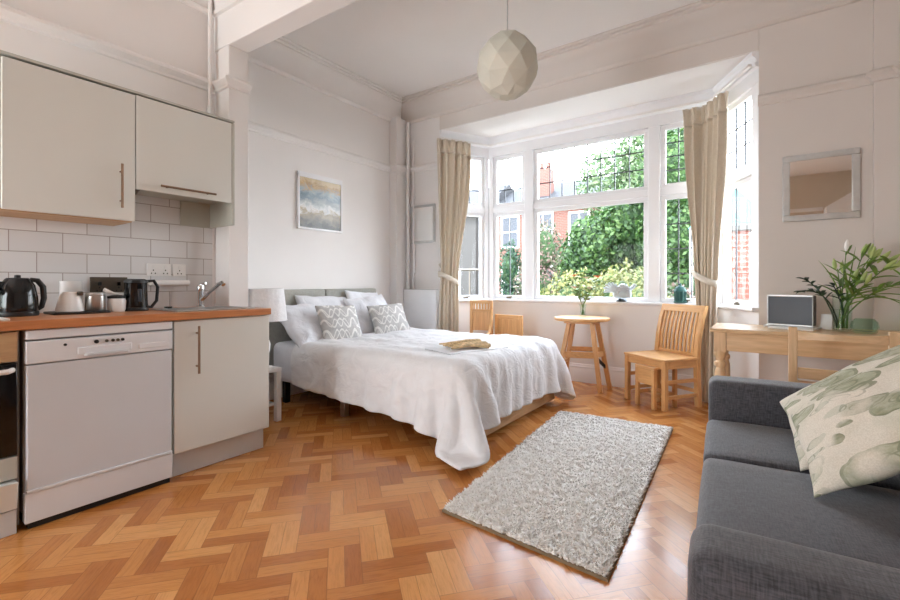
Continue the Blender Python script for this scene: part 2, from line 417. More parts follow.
    def rbox(s, x0, x1, y0, y1, z0, z1, r=.02, n=9, bulge=(0, 0, 0), wob=0, seed=0):
        c = Vector(((x0 + x1) / 2, (y0 + y1) / 2, (z0 + z1) / 2)); h = Vector((abs(x1 - x0) / 2, abs(y1 - y0) / 2, abs(z1 - z0) / 2))
        bm = bmesh.new(); bmesh.ops.create_cube(bm, size=2)
        bmesh.ops.subdivide_edges(bm, edges=bm.edges[:], cuts=n, use_grid_fill=True)
        r = min(r, h.x, h.y, h.z); vs = []
        def warp(t, hh):                       # spend the cuts near the rounded rims
            k = r / hh; a = abs(t); lo = .55
            return math.copysign((a / lo) * (1 - k) if a < lo else (1 - k) + (a - lo) / (1 - lo) * k, t)
        for v in bm.verts:
            q = Vector([warp(v.co[i], h[i]) * h[i] for i in range(3)])
            inn = Vector([max(-(h[i] - r), min(h[i] - r, q[i])) for i in range(3)])
            d = q - inn
            if d.length > 1e-9: q = inn + d.normalized() * r
            u = [q[i] / h[i] for i in range(3)]
            for i in range(3):
                j, k = (i + 1) % 3, (i + 2) % 3
                q[i] += bulge[i] * u[i] * max(0, 1 - u[j] ** 2) * max(0, 1 - u[k] ** 2)
            q = q + c
            if wob: q += noise.noise_vector(q * 7 + Vector((seed, 0, 0))) * wob
            vs.append(q)
        bm.verts.index_update(); fs = [tuple(x.index for x in f.verts) for f in bm.faces]; bm.free()
        return s.add(vs, fs)
    def build(s, name, mat, parent=None, bevel=0, seg=2, smooth=35, sub=0, solid=0, world=False, offset=0):
        vs = s.v
        if world and parent is not None:
            l = Vector((0, 0, 0)); q = parent
            while q is not None: l += q.location; q = q.parent
            vs = [(a - l.x, b - l.y, c - l.z) for a, b, c in vs]
        me = bpy.data.meshes.new(name); me.from_pydata(vs, [], s.f); me.update()
        bm = bmesh.new(); bm.from_mesh(me); bmesh.ops.recalc_face_normals(bm, faces=bm.faces[:]); bm.to_mesh(me); bm.free()
        me.materials.append(M[mat] if isinstance(mat, str) else mat)
        for p in me.polygons: p.use_smooth = True
        if smooth: me.set_sharp_from_angle(angle=R(smooth))
        o = bpy.data.objects.new(name, me); COL.objects.link(o)
        if parent is not None: o.parent = parent
        if solid:
            md = o.modifiers.new('Solidify', 'SOLIDIFY'); md.thickness = solid; md.offset = offset
        if bevel:
            md = o.modifiers.new('Bevel', 'BEVEL'); md.width = bevel; md.segments = seg; md.limit_method = 'ANGLE'; md.angle_limit = R(40)
        if sub:
            md = o.modifiers.new('Subdivision', 'SUBSURF'); md.levels = sub; md.render_levels = sub
        return o

def tag(o, label, cat, group=None):
    o['label'] = label; o['category'] = cat
    if group: o['group'] = group
    return o
def thing(name, label, cat, loc=(0, 0, 0), rz=0, group=None):
    o = bpy.data.objects.new(name, None); COL.objects.link(o); o.empty_display_size = .1
    o.location = loc; o.rotation_euler = (0, 0, rz)
    return tag(o, label, cat, group)
def struct(name, mb, mat, parent=None, **kw):
    o = mb.build(name, mat, parent, **kw)
    if parent is None: o['kind'] = 'structure'
    return o
def dup(root, loc, rz=0, label=None, group=None):
    r = root.copy(); COL.objects.link(r); r.location = loc; r.rotation_euler = (0, 0, rz)
    if label: r['label'] = label
    if group: r['group'] = group
    for ch in list(root.children):
        c = ch.copy(); COL.objects.link(c); c.parent = r
        for g in list(ch.children):
            d = g.copy(); COL.objects.link(d); d.parent = c
    return r
def centred(mb):
    """move the mesh so that its own base centre is the origin; returns that base point"""
    xs = [v[0] for v in mb.v]; ys = [v[1] for v in mb.v]; zs = [v[2] for v in mb.v]
    c = ((min(xs) + max(xs)) / 2, (min(ys) + max(ys)) / 2, min(zs))
    mb.v = [(a - c[0], b - c[1], d - c[2]) for a, b, d in mb.v]; return c

# ------------------------------------------------------------------ camera
cam = bpy.data.cameras.new('camera'); co = bpy.data.objects.new('camera', cam); COL.objects.link(co)
YAW = math.atan2(315, 442)
co.location = (0, 0, 1.07); co.rotation_euler = (R(90), 0, YAW)
cam.sensor_width = 36; cam.lens = 442 / 900 * 36; cam.shift_y = -17 / 900; cam.clip_start = .02; cam.clip_end = 200
scn.camera = co

# ------------------------------------------------------------------ shell
YB = 4.14                      # back wall plane
XK, XB = -3.2, -3.7            # kitchen wall, bed wall
ZC, ZF, ZB = 3.3, 3.14, 2.85   # ceilings: bed zone, front zone, bay
XR, YR = 2.4, -2.6
L0, L1, R1, R0 = (-3.1, YB), (-2.78, 4.73), (-.36, 4.73), (-.04, YB)
struct('floor', MB().prism([(XB - .1, 1.6), (XK - .1, 1.6), (XK - .1, YR), (XR, YR), (XR, YB + .05), (.02, YB + .05), (-.3, 4.83), (-2.84, 4.83), (-3.16, YB + .05), (XB - .1, YB + .05)][::-1], -.1, 0), 'floor')
struct('wall_left', MB().box(XK - .12, XK, YR, 1.6, 0, ZF), 'wall')
struct('wall_left_pier', MB().box(XB - .1, -3.017, 1.6, 1.745, 0, 2.72), 'wall', bevel=.006)
by = lambda x: .042 * (x + 3.017)
struct('beam', MB().prism([(XB - .1, 1.6 + by(XB - .1)), (XR, 1.6 + by(XR)), (XR, 1.745 + by(XR)), (XB - .1, 1.745 + by(XB - .1))], 2.72, ZC + .02), 'wall', bevel=.006)
struct('wall_left_alcove', MB().box(XB - .12, XB, 1.745, YB + .1, 0, ZC + .02), 'wall')
struct('wall_back_left', MB().box(XB - .1, L0[0], YB, YB + .1, 0, ZC + .02), 'wall', bevel=.004)
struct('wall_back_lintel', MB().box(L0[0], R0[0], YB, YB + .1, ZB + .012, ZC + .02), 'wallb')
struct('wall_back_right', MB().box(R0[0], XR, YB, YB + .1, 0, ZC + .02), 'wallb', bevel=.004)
struct('wall_right', MB().box(XR, XR + .1, YR, YB + .1, 0, ZC + .02), 'wall')
M['beige'] = plain('beige_paint', (206, 192, 174), .8, var=.01)
struct('wall_rear', MB().box(-1.9, XR + .1, YR - .1, YR, 0, ZF + .02).box(XK - .1, -1.9, YR - .1, YR, 2.1, ZF + .02), 'beige')
struct('trim_15', MB().hull8([(.9, YR + .001, 2.3), (1.9, YR + .001, 2.3), (1.9, YR + .4, 2.3), (.9, YR + .4, 2.3)], [(.9, YR + .001, 2.45), (1.9, YR + .001, 3.1), (1.9, YR + .4, 3.1), (.9, YR + .4, 2.45)]), 'wall')
struct('trim_16', MB().box(-1.89, .89, YR, YR + .03, 2.43, 2.5), 'trim', bevel=.01)
struct('ceiling', MB().box(XB - .1, XR + .1, 1.745, YB + .1, ZC, ZC + .1), 'ceil')
struct('ceiling_front', MB().prism([(XK - .12, YR), (XR + .1, YR), (XR + .1, 1.9), (XK - .12, 1.62)], ZF, ZF + .1), 'ceil')
O0, O1, O2, O3 = (-3.26, YB + .1), (-2.87, 4.87), (-.27, 4.87), (.12, YB + .1)
struct('ceiling_bay', MB().prism([(L0[0], YB + .001), O1, O2, (R0[0], YB + .001)], ZB, ZB + .011), 'ceil')
# walls below the bay windows
for nm, a, b, c, d in (('wall_bay_left', L0, L1, O1, O0), ('wall_bay_front', L1, R1, O2, O1), ('wall_bay_right', R1, R0, O3, O2)):
    struct(nm, MB().prism([a, b, c, d], 0, .845), 'wall')
# column in the corner, pilasters at the right
struct('wall_corner_column', MB().box(XB, -3.585, 3.93, YB, 0, 3.06), 'wall', bevel=.004)
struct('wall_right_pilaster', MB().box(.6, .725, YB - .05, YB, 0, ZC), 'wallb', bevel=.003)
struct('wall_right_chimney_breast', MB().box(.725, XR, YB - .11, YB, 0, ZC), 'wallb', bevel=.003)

rail = [(0, 2.44), (.014, 2.445), (.018, 2.46), (.03, 2.47), (.045, 2.485), (.045, 2.5), (.03, 2.507), (.02, 2.515), (.012, 2.525), (0, 2.53)]
def railing(n, path, dz=0, prof=rail, mat='trim'):
    struct('trim_%d' % n, MB().sweep([(d, z + dz) for d, z in prof], path), mat)
# paths run so that the room is on the left of the walking direction
railing(1, [(XK, 1.6), (XK, YR)][::1], -.02)
railing(2, [(-3.017, 1.745), (-3.017, 1.6), (XK, 1.6)], -.02)
railing(3, [(XB, YB - .21), (XB, 1.75)], -.03)
railing(4, [(L0[0], YB), (-3.585, YB), (-3.585, 3.93), (XB, 3.93)], -.03)
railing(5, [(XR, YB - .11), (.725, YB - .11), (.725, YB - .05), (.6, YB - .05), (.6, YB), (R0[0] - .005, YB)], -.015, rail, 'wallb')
corn = [(0, 3.02), (.02, 3.025), (.035, 3.045), (.035, 3.06), (.018, 3.068), (.02, 3.085), (.03, 3.15), (.055, 3.21), (.09, 3.245), (.1, 3.25), (.1, 3.265), (.125, 3.27), (.125, 3.285), (.15, 3.29), (.15, 3.3), (0, 3.3)]
railing(6, [(XB, YB), (XB, 1.75)], 0, corn)
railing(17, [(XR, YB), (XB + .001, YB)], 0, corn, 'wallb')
kc = [(0, 2.96), (.02, 2.965), (.03, 2.985), (.015, 3.0), (.03, 3.06), (.06, 3.1), (.1, 3.115), (.12, 3.14), (0, 3.14)]
railing(7, [(XR, 1.6 + by(XR)), (XK, 1.6 + by(XK)), (XK, YR)], 0, kc)
skirt = [(0, 0), (.02, 0), (.02, .14), (.016, .15), (.018, .165), (.01, .18), (.008, .192), (0, .195)]
def skirting(n, path): struct('baseboard_%s' % n, MB().sweep(skirt, path), 'trim')
skirting('bay', [R0, R1, L1, L0])
skirting('back_left', [L0, (-3.585, YB)])
skirting('back_right', [(XR, YB - .11), (.725, YB - .11), (.725, YB - .05), (.6, YB - .05), (.6, YB), R0])
skirting('alcove', [(XB, 3.93), (XB, 1.75)])
skirting('left', [(XK, .4), (XK, YR)])
# head fascia and little cornice inside the bay
bayc = [(-.1, 2.62), (.0, 2.62), (.0, 2.73), (.02, 2.74), (.025, 2.765), (.012, 2.775), (.02, 2.80), (.045, 2.82), (.05, 2.85), (-.1, 2.85)]
struct('trim_8', MB().sweep(bayc, [R0, R1, L1, L0]), 'frame')
# curtain rail track
struct('trim_9', MB().sweep([(.05, 2.735), (.075, 2.735), (.075, 2.755), (.05, 2.755)], [R0, R1, L1, L0]), 'trim')
# window board
struct('trim_10', MB().sweep([(.045, .85), (.05, .862), (.045, .88), (-.12, .88), (-.12, .845), (.03, .845)], [R0, R1, L1, L0]), 'frame', bevel=.004)

# ------------------------------------------------------------------ bay windows
def seg_matrix(a, b):
    d = Vector((b[0] - a[0], b[1] - a[1], 0)).normalized(); n = Vector((-d.y, d.x, 0))   # n: outward for the walk L0 -> R0
    return Matrix(((d.x, n.x, 0, a[0]), (d.y, n.y, 0, a[1]), (0, 0, 1, 0), (0, 0, 0, 1))), math.hypot(b[0] - a[0], b[1] - a[1])
ZS, ZT0, ZT1, ZH = .88, 1.93, 2.0, 2.619
nwin = [0]
def light(mt, s0, s1, z0, z1, cames, catch=True, open_=0):
    """one casement: frame, sash, pane, lead cames, catch (walls coordinates s, n, z)"""
    nwin[0] += 1
    root = bpy.data.objects.new('window_%d' % nwin[0], None); COL.objects.link(root); root['kind'] = 'structure'
    root.location = mt @ Vector(((s0 + s1) / 2, .05, z0)); f = .042
    m = MB(mt)
    m.box(s0, s1, .025, .075, z0, z0 + f).box(s0, s1, .025, .075, z1 - f, z1).box(s0, s0 + f, .025, .075, z0 + f, z1 - f).box(s1 - f, s1, .025, .075, z0 + f, z1 - f)
    m.build('sash', 'frame', root, bevel=.004, world=True)
    g0, g1, h0, h1 = s0 + f, s1 - f, z0 + f, z1 - f
    MB(mt).box(g0 - .006, g1 + .006, .049, .053, h0 - .006, h1 + .006).build('pane', 'glass', root, world=True)
    if cames:
        c = MB(mt); w = .005
        for kind, t, a, b in cames:
            if kind == 'v': x = g0 + (g1 - g0) * t; c.box(x - w, x + w, .045, .057, h0 + (h1 - h0) * a, h0 + (h1 - h0) * b)
            else: z = h0 + (h1 - h0) * t; c.box(g0 + (g1 - g0) * a, g0 + (g1 - g0) * b, .045, .057, z - w, z + w)
        c.build('leading', 'lead', root, world=True)
    if catch:
        c = MB(mt); sm = (s0 + s1) / 2
        c.box(sm - .03, sm + .03, .008, .03, z0 + .004, z0 + .02).tube([(sm - .02, .01, z0 + .02), (sm + .05, .0, z0 + .028)], .006, 8)
        c.build('stay', 'brass', root, world=True, bevel=.002)
    return root
grid = lambda nx, nz: [('v', i / nx, 0, 1) for i in range(1, nx)] + [('h', j / nz, 0, 1) for j in range(1, nz)]
prairie = [('v', .3, 0, 1), ('h', .62, 0, 1), ('v', .65, .62, 1), ('h', .3, 0, 1), ('v', .65, 0, .3)]
def posts(n, mt, items):
    m = MB(mt)
    for a in items: m.box(*a)
    struct('trim_%d' % n, m, 'frame', bevel=.005)
# front
mt, LF = seg_matrix(L1, R1)
f0, f1, f2, f3 = .0, LF / 2 - .675, LF / 2 + .675, LF
posts(11, mt, [(.0, .055, 0, .09, ZS, ZH), (f1 - .055, f1 + .055, 0, .09, ZS, ZH), (f2 - .055, f2 + .055, 0, .09, ZS, ZH), (LF - .055, LF, 0, .09, ZS, ZH),
               (.055, f1 - .055, .005, .09, ZT0, ZT1), (f1 + .055, f2 - .055, .005, .09, ZT0, ZT1), (f2 + .055, LF - .055, .005, .09, ZT0, ZT1)])
light(mt, .058, f1 - .058, ZT1, ZH - .002, prairie, False)
light(mt, .058, f1 - .058, ZS, ZT0, [('v', .5, 0, 1)])
light(mt, f1 + .058, f2 - .058, ZT1, ZH - .002, grid(8, 3), False)
light(mt, f1 + .058, f2 - .058, ZS, ZT0, None)
light(mt, f2 + .058, LF - .058, ZT1, ZH - .002, grid(3, 4), False)
light(mt, f2 + .058, LF - .058, ZS, ZT0, grid(3, 4))
# left and right cants
mt, LL = seg_matrix(L0, L1)
posts(12, mt, [(.0, .1, 0, .09, ZS, ZH), (LL - .055, LL, 0, .09, ZS, ZH), (.1, LL - .055, .005, .09, ZT0, ZT1)])
light(mt, .103, LL - .058, ZT1, ZH - .002, prairie, False)
light(mt, .103, LL - .058, ZS, ZT0, None)
mt, LR = seg_matrix(R1, R0)
posts(13, mt, [(.0, .055, 0, .09, ZS, ZH), (LR - .1, LR, 0, .09, ZS, ZH), (.055, LR - .1, .005, .09, ZT0, ZT1)])
light(mt, .058, LR - .103, ZT1, ZH - .002, grid(3, 3), False)
light(mt, .058, LR - .103, ZS, ZT0, [('v', .33, 0, 1)])

# ------------------------------------------------------------------ kitchen
# tiled splashback
struct('trim_14', MB().box(XK, XK + .008, YR, 1.575, .908, 1.64), 'tiles')
XD = -2.6
# worktop, notched round the pier
m = MB().prism([(XK + .002, -.3), (-2.58, -.3), (-2.58, 1.645), (-3.012, 1.645), (-3.012, 1.595), (XK + .002, 1.595)], .868, .908); c = centred(m)
o = m.build('worktop', 'worktop', bevel=.004); o.location = c; tag(o, 'long oak worktop running over dishwasher, oven and cream cupboard', 'worktop')
def handle(parent, p, q, off, mat='bronze', r=.0065):
    """bar handle from p to q standing off along +x"""
    p, q = Vector(p), Vector(q); d = (q - p).normalized(); e = Vector((off, 0, 0))
    m = MB().tube([p + e - d * .02, q + e + d * .02], r, 10)
    for k in (p + d * .02, q - d * .02): m.tube([k, k + e], r * .8, 8)
    return m.build('handle', mat, parent, world=True)
# base cupboard
b = thing('base_cupboard', 'cream base cupboard with one door under the sink end of the worktop', 'cupboard', (-2.8, 1.36, 0))
MB().box(-3.0, XD - .022, 1.078, 1.64, .14, .866).build('carcass', 'carcass', b, world=True, bevel=.002)
d = MB().box(XD - .02, XD, 1.08, 1.642, .142, .862).build('door', 'cream', b, world=True, bevel=.003)
handle(d, (XD, 1.195, .585), (XD, 1.195, .81), .032)
MB().box(-3.0, -2.655, 1.08, 1.635, 0.001, .138).build('plinth', 'plinth', b, world=True, bevel=.002)
# dishwasher
w = thing('dishwasher', 'white freestanding dishwasher between oven and cream cupboard', 'dishwasher', (-2.87, .78, 0))
MB().box(-3.15, -2.625, .487, 1.07, .06, .858).build('body', 'greyside', w, world=True, bevel=.004)
MB().box(-3.15, -2.592, .49, 1.07, .823, .864).build('lid', 'enamel', w, world=True, bevel=.006)
cp = MB().box(-2.64, -2.588, .49, 1.068, .718, .816)
cp.box(-2.592, -2.583, .665, .88, .738, .772); cp.box(-2.592, -2.584, .91, 1.05, .735, .762)
cp = cp.build('control_panel', 'enamel', w, world=True, bevel=.004)
MB().tube([(-2.588, .62, .79), (-2.582, .62, .79)], .006, 10).build('indicator', 'dark', cp, world=True)
for k, y in enumerate((.735, .775, .80, .82, .84)):
    MB().tube([(-2.589, y, .792), (-2.58, y, .792)], .007 if k else .009, 10).build('button', 'socket' if k % 2 else 'dark', cp, world=True)
MB().prism([(-2.6, .68), (-2.575, .70), (-2.575, .86), (-2.6, .88)], .728, .742).build('grip', 'enamel2', cp, world=True, bevel=.003)
MB().box(-2.64, -2.592, .492, 1.066, .165, .713).build('door', 'enamel2', w, world=True, bevel=.006)
MB().box(-2.64, -2.586, .492, 1.066, .16, .172).build('door_trim', 'enamel', w, world=True, bevel=.002)
MB().box(-2.64, -2.592, .487, 1.07, .028, .158).build('kick_panel', 'enamel', w, world=True, bevel=.004)
MB().box(-3.1, -2.605, .5, 1.06, .001, .058).build('base', 'dark', w, world=True)
# oven at the left edge
ov = thing('oven', 'built-in oven with dark glass door beside the dishwasher, cut by the frame', 'oven', (-2.87, .17, 0))
MB().box(-3.15, -2.64, -.12, .478, .02, .866).build('body', 'greyside', ov, world=True)
MB().box(-2.64, -2.6, -.12, .466, .735, .862).build('fascia', 'oventrim', ov, world=True, bevel=.003)
od = MB().box(-2.64, -2.602, -.12, .466, .335, .728).build('door', 'ovenglass', ov, world=True, bevel=.004)
MB().tube([(-2.602, -.06, .70), (-2.565, -.04, .70), (-2.56, .2, .70), (-2.565, .43, .70), (-2.602, .45, .70)], .011, 10).build('handle', 'white', od, world=True)
MB().box(-2.64, -2.604, -.12, .466, .235, .33).build('lower_trim', 'carcass', ov, world=True, bevel=.003)
dr = MB().hull8([(-2.64, -.12, .11), (-2.59, -.12, .11), (-2.59, .463, .11), (-2.64, .463, .11)], [(-2.64, -.12, .225), (-2.565, -.12, .23), (-2.565, .463, .23), (-2.64, .463, .225)])
dr.build('drawer', 'cream', ov, world=True, bevel=.004)
MB().box(-2.64, -2.6, -.12, .463, .001, .105).build('plinth', 'plinth', ov, world=True, bevel=.003)
# wall cabinets
XU = -2.88
u = thing('wall_cabinet', 'tall cream wall cabinet with vertical bar handle above the kettle', 'cabinet', (-3.04, .73, 1.41))
MB().box(XK + .002, XU - .02, .44, .995, 1.422, 2.13).build('carcass', 'carcass', u, world=True, bevel=.002)
d = MB().box(XU - .018, XU, .462, .996, 1.416, 2.125).build('door', 'cream', u, world=True, bevel=.003)
handle(d, (XU, .925, 1.50), (XU, .925, 1.70), .03)
MB().box(XK + .01, XU - .03, .45, .99, 1.412, 1.4215).build('light_pelmet', 'oventrim', u, world=True)
u2 = thing('wall_cabinet', 'cream wall cabinet at the far left out of frame, its edge beside the tall one', 'cabinet', (-3.04, .14, 1.41)) if False else None
u = thing('wall_cabinet', 'short cream lift-up wall cabinet with horizontal handle over an open niche', 'cabinet', (-3.04, 1.28, 1.45))
MB().box(XK + .002, XU - .02, .998, 1.547, 1.62, 2.13).build('carcass', 'carcass', u, world=True, bevel=.002)
MB().box(XK + .002, XU, 1.549, 1.567, 1.455, 2.13).build('side_panel', 'carcass', u, world=True, bevel=.002)
MB().box(XK + .01, XK + .03, 1.36, 1.548, 1.455, 1.62).build('back_panel', 'carcass', u, world=True, bevel=.002)
MB().box(XK + .002, XU, .44, 1.567, 2.136, 2.15).build('top_panel', 'carcass', u, world=True, bevel=.002)
d = MB().box(XU - .018, XU, 1.0, 1.547, 1.6, 2.128).build('door', 'cream', u, world=True, bevel=.003)
handle(d, (XU, 1.135, 1.635), (XU, 1.41, 1.635), .03)
MB().tube([(-3.12, 1.03, 1.58), (-3.0, 1.03, 1.6), (-2.95, 1.03, 1.62)], .018, 10).tube([(-3.12, 1.03, 1.58), (-3.15, 1.03, 1.53)], .016, 10).build('duct', 'socket', u, world=True)
# pipe up the kitchen wall
t = thing('wall_pipe', 'thin white vertical pipe above the cream wall cabinets', 'pipe', (-3.165, 1.54, 2.15))
MB().tube([(-3.165, 1.545, 2.15), (-3.165, 1.545, 3.11)], .013, 12).build('pipe', 'trim', t, world=True)
MB().tube([(-3.165, 1.545, 2.24), (-3.165, 1.545, 2.29)], .02, 12).build('joint', 'trim', t, world=True)
# sink + tap
WZ = .908
sk = thing('sink', 'stainless steel sink with drainer set in the worktop', 'sink', (-2.85, 1.32, WZ))
m = MB().box(-3.1, -2.66, 1.1, 1.58, 0.0, .004); 
m = MB()
X0, X1, Y0, Y1 = -2.99, -2.66, 1.12, 1.6
m.box(X0 - .03, X1, Y0, Y0 + .2, WZ, WZ + .006)
m.box(X0 - .03, X0, Y0 + .2, Y1 - .02, WZ, WZ + .006).box(X1 - .03, X1, Y0 + .2, Y1 - .02, WZ, WZ + .006).box(X0, X1 - .03, Y1 - .05, Y1 - .02, WZ, WZ + .006)
m.build('rim', 'steel', sk, world=True, bevel=.002)
m = MB()
for k in range(5): m.box(X0 + .02 + k * .055, X0 + .035 + k * .055, Y0 + .02, Y0 + .18, WZ + .006, WZ + .009)
m.build('drainer_ribs', 'steel', sk, world=True)
MB().box(X0, X1 - .03, Y0 + .2, Y1 - .05, WZ + .0005, WZ + .002).build('basin', 'greyside', sk, world=True)
MB().lathe([(.0, 0), (.022, 0), (.022, .012), (.006, .014)], (-2.97, 1.2, WZ + .006), 14).build('plug', 'black', sk, world=True)
tp = thing('tap', 'chrome mixer tap with long angled spout behind the sink', 'tap', (-3.075, 1.44, WZ))
MB().lathe([(.026, 0), (.026, .01), (.021, .015), (.021, .10), (.023, .105), (.023, .14), (.018, .15), (.005, .155)], (-3.075, 1.44, WZ + .001), 18).build('body', 'chrome', tp, world=True)
MB().tube([(-3.06, 1.44, WZ + .05), (-3.0, 1.46, WZ + .1), (-2.93, 1.49, WZ + .155), (-2.91, 1.497, WZ + .165), (-2.895, 1.50, WZ + .15)], [.013, .012, .012, .013, .014], 12).build('spout', 'chrome', tp, world=True)
MB().tube([(-3.075, 1.44, WZ + .15), (-3.06, 1.445, WZ + .157), (-3.035, 1.455, WZ + .16)], [.012, .009, .006], 10).build('lever', 'chrome', tp, world=True)

# kettle 1 (domed, gloss black)
def kettle(x, y, label, h, r, kind):
    k = thing('kettle', label, 'kettle', (x, y, WZ))
    if kind == 'dome':
        MB().lathe([(r, 0), (r * 1.04, .006), (r * 1.02, .022)], n=28).build('base', 'blackm', k)
        MB().lathe([(r * .98, .024), (r * 1.0, .04), (r * .97, h * .5), (r * .84, h * .8), (r * .62, h * .95), (r * .6, h * .97)], n=32).build('body', 'black', k)
        MB().lathe([(r * .58, h * .97), (r * .5, h * .995), (r * .2, h), (.012, h), (.012, h + .012), (.004, h + .014)], n=24).build('lid', 'blackm', k)
        MB().tube([(0, r * .6, h * .95), (0, r * .95, h * .93), (0, r * 1.22, h * .76), (0, r * 1.27, h * .45), (0, r * 1.15, h * .22), (0, r * .95, h * .16)], [.011, .013, .013, .012, .011, .01], 10).build('handle', 'blackm', k)
        MB().prism([(.03, -r * .5), (-.03, -r * .5), (-.018, -r * 1.12), (.018, -r * 1.12)], h * .72, h * .9).build('spout', 'black', k, bevel=.006)
    else:
        MB().lathe([(r, 0), (r * 1.03, .006), (r, .02)], n=28).build('base', 'blackm', k)
        MB().lathe([(r * .96, .021), (r * .97, .03), (r * .9, h * .86), (r * .92, h * .88)], n=28).build('body', 'black', k)
        MB().lathe([(r * .94, h * .88), (r * .94, h * .96), (r * .7, h), (.01, h)], n=24).build('lid', 'blackm', k)
        MB().tube([(0, r * .85, h * .93), (0, r * 1.5, h * .95), (0, r * 1.85, h * .75), (0, r * 1.75, h * .3), (0, r * 1.3, h * .1), (0, r * .9, h * .12)], .009, 10).build('handle', 'blackm', k)
        MB().box(.0, r * .97, -r * .18, r * .18, .05, h * .7).build('gauge', 'screen', k, bevel=.006)
    return k
kettle(-2.99, .535, 'domed gloss black kettle at the left end of the worktop', .188, .077, 'dome')
kk = kettle(-3.0, 1.04, 'straight-sided black jug kettle nearest the sink', .185, .062, 'jug')
# tray under the things
m = MB().rbox(-3.09, -2.9, .65, .89, WZ, WZ + .012, .005, 4); c = centred(m); o = m.build('tray', 'blackm'); o.location = c; tag(o, 'flat black tray under the white jug and steel canister', 'tray')
TZ = WZ + .0125
j = thing('jug', 'white tapered plastic jug with dark button on the black tray', 'jug', (-3.0, .74, TZ))
MB().lathe([(.06, 0), (.061, .01), (.045, .08), (.034, .1), (.03, .102)], n=24).build('body', 'white', j)
MB().rbox(.02, .05, .02, .045, .083, .105, .006, 3).build('button', 'socket', j)
bk = thing('beaker', 'tall white beaker standing behind the white jug', 'beaker', (-3.07, .79, WZ)) if False else None
m = MB().lathe([(.05, 0), (.05, .004), (.047, .165), (.049, .172), (.045, .172), (.043, .02), (.0, .018)], n=24, cap=False)
o = m.build('beaker', 'white'); o.location = (-3.13, .775, WZ + .001); tag(o, 'tall white beaker standing behind the tapered jug', 'beaker')
cn = thing('canister', 'short brushed steel canister beside the white jug', 'canister', (-2.99, .845, TZ))
MB().lathe([(.043, 0), (.045, .003), (.045, .078), (.043, .08)], n=24).build('body', 'steel', cn)
MB().lathe([(.0435, .0805), (.045, .083), (.045, .093), (.04, .097), (.008, .098)], n=24).build('lid', 'silver', cn)
jr = thing('storage_jar', 'white lidded jar with a spoon across it, left of the jug kettle', 'jar', (-2.99, .943, WZ))
MB().lathe([(.036, 0), (.042, .012), (.044, .06), (.04, .075)], n=24).build('body', 'white', jr)
MB().lathe([(.043, .0755), (.044, .088), (.02, .094), (.005, .096)], n=24).build('lid', 'blackm', jr)
MB().tube([(.0, -.06, .125), (.0, -.02, .105), (.0, .03, .09)], [.011, .008, .005], 8).build('spoon', 'white', jr)
m = MB().tube([(-3.13, .5, 0), (-3.13, .5, .1)], [.04, .045], 16); c = centred(m)
gj = thing('glass_jar', 'clear glass jar at the left picture edge beside the domed kettle', 'jar', (-2.97, .415, WZ))
MB().lathe([(.036, 0), (.04, .01), (.04, .11), (.034, .125)], n=20).build('body', 'vaseglass', gj)
MB().lathe([(.036, .126), (.036, .145), (.01, .148)], n=20).build('lid', 'steel', gj)
m = MB().rbox(-2.78, -2.64, .34, .45, WZ, WZ + .01, .004, 4, wob=.002); c = centred(m); o = m.build('folded_cloth', 'card'); o.location = c; tag(o, 'folded white cloth lying at the left end of the worktop', 'cloth')
# sockets
sk = thing('socket', 'dark metal double socket on the tiles behind the white jar', 'socket', (XK + .008, .93, .98))
MB().box(XK + .008, XK + .016, .875, 1.06, 1.015, 1.105).build('plate', 'socket', sk, world=True, bevel=.002)
for y in (.92, 1.015):
    MB().box(XK + .016, XK + .02, y - .008, y + .008, 1.055, 1.075).build('switch', 'black', sk, world=True)
    mm = MB()
    for dy, dz in ((0, .018), (-.012, 0), (.012, 0)): mm.box(XK + .016, XK + .0175, y - .003 + dy, y + .003 + dy, 1.025 + dz - .004, 1.025 + dz + .004)
    mm.build('pin_holes', 'dark', sk, world=True)
for y, lb in ((1.235, 'white double wall socket on the tiles, left one of the pair'), (1.355, 'white single wall switch on the tiles, nearest the tap')):
    ww = .07 if y < 1.3 else .04
    sk = thing('socket', lb, 'socket', (XK + .008, y, 1.1))
    MB().box(XK + .008, XK + .017, y - ww, y + ww, 1.115, 1.195).build('plate', 'white', sk, world=True, bevel=.003)
    for q in ((-.035, .035) if y < 1.3 else (0,)):
        MB().box(XK + .017, XK + .021, y + q - .007, y + q + .007, 1.165, 1.182).build('switch', 'whitem', sk, world=True)
        mm = MB()
        for dy, dz in ((0, .02), (-.011, 0), (.011, 0)): mm.box(XK + .017, XK + .0185, y + q - .003 + dy, y + q + .003 + dy, 1.132 + dz - .004, 1.132 + dz + .004)
        mm.build('pin_holes', 'dark', sk, world=True)
t = thing('towel_rail', 'short white towel rail on the tiles above the jug kettle handle', 'rail', (XK + .01, 1.2, 1.03))
MB().tube([(XK + .045, 1.17, 1.07), (XK + .045, 1.40, 1.07)], .018, 12).build('bar', 'white', t, world=True)
for y in (1.2, 1.37): MB().tube([(XK + .008, y, 1.07), (XK + .04, y, 1.07)], .012, 10).build('bracket', 'white', t, world=True)

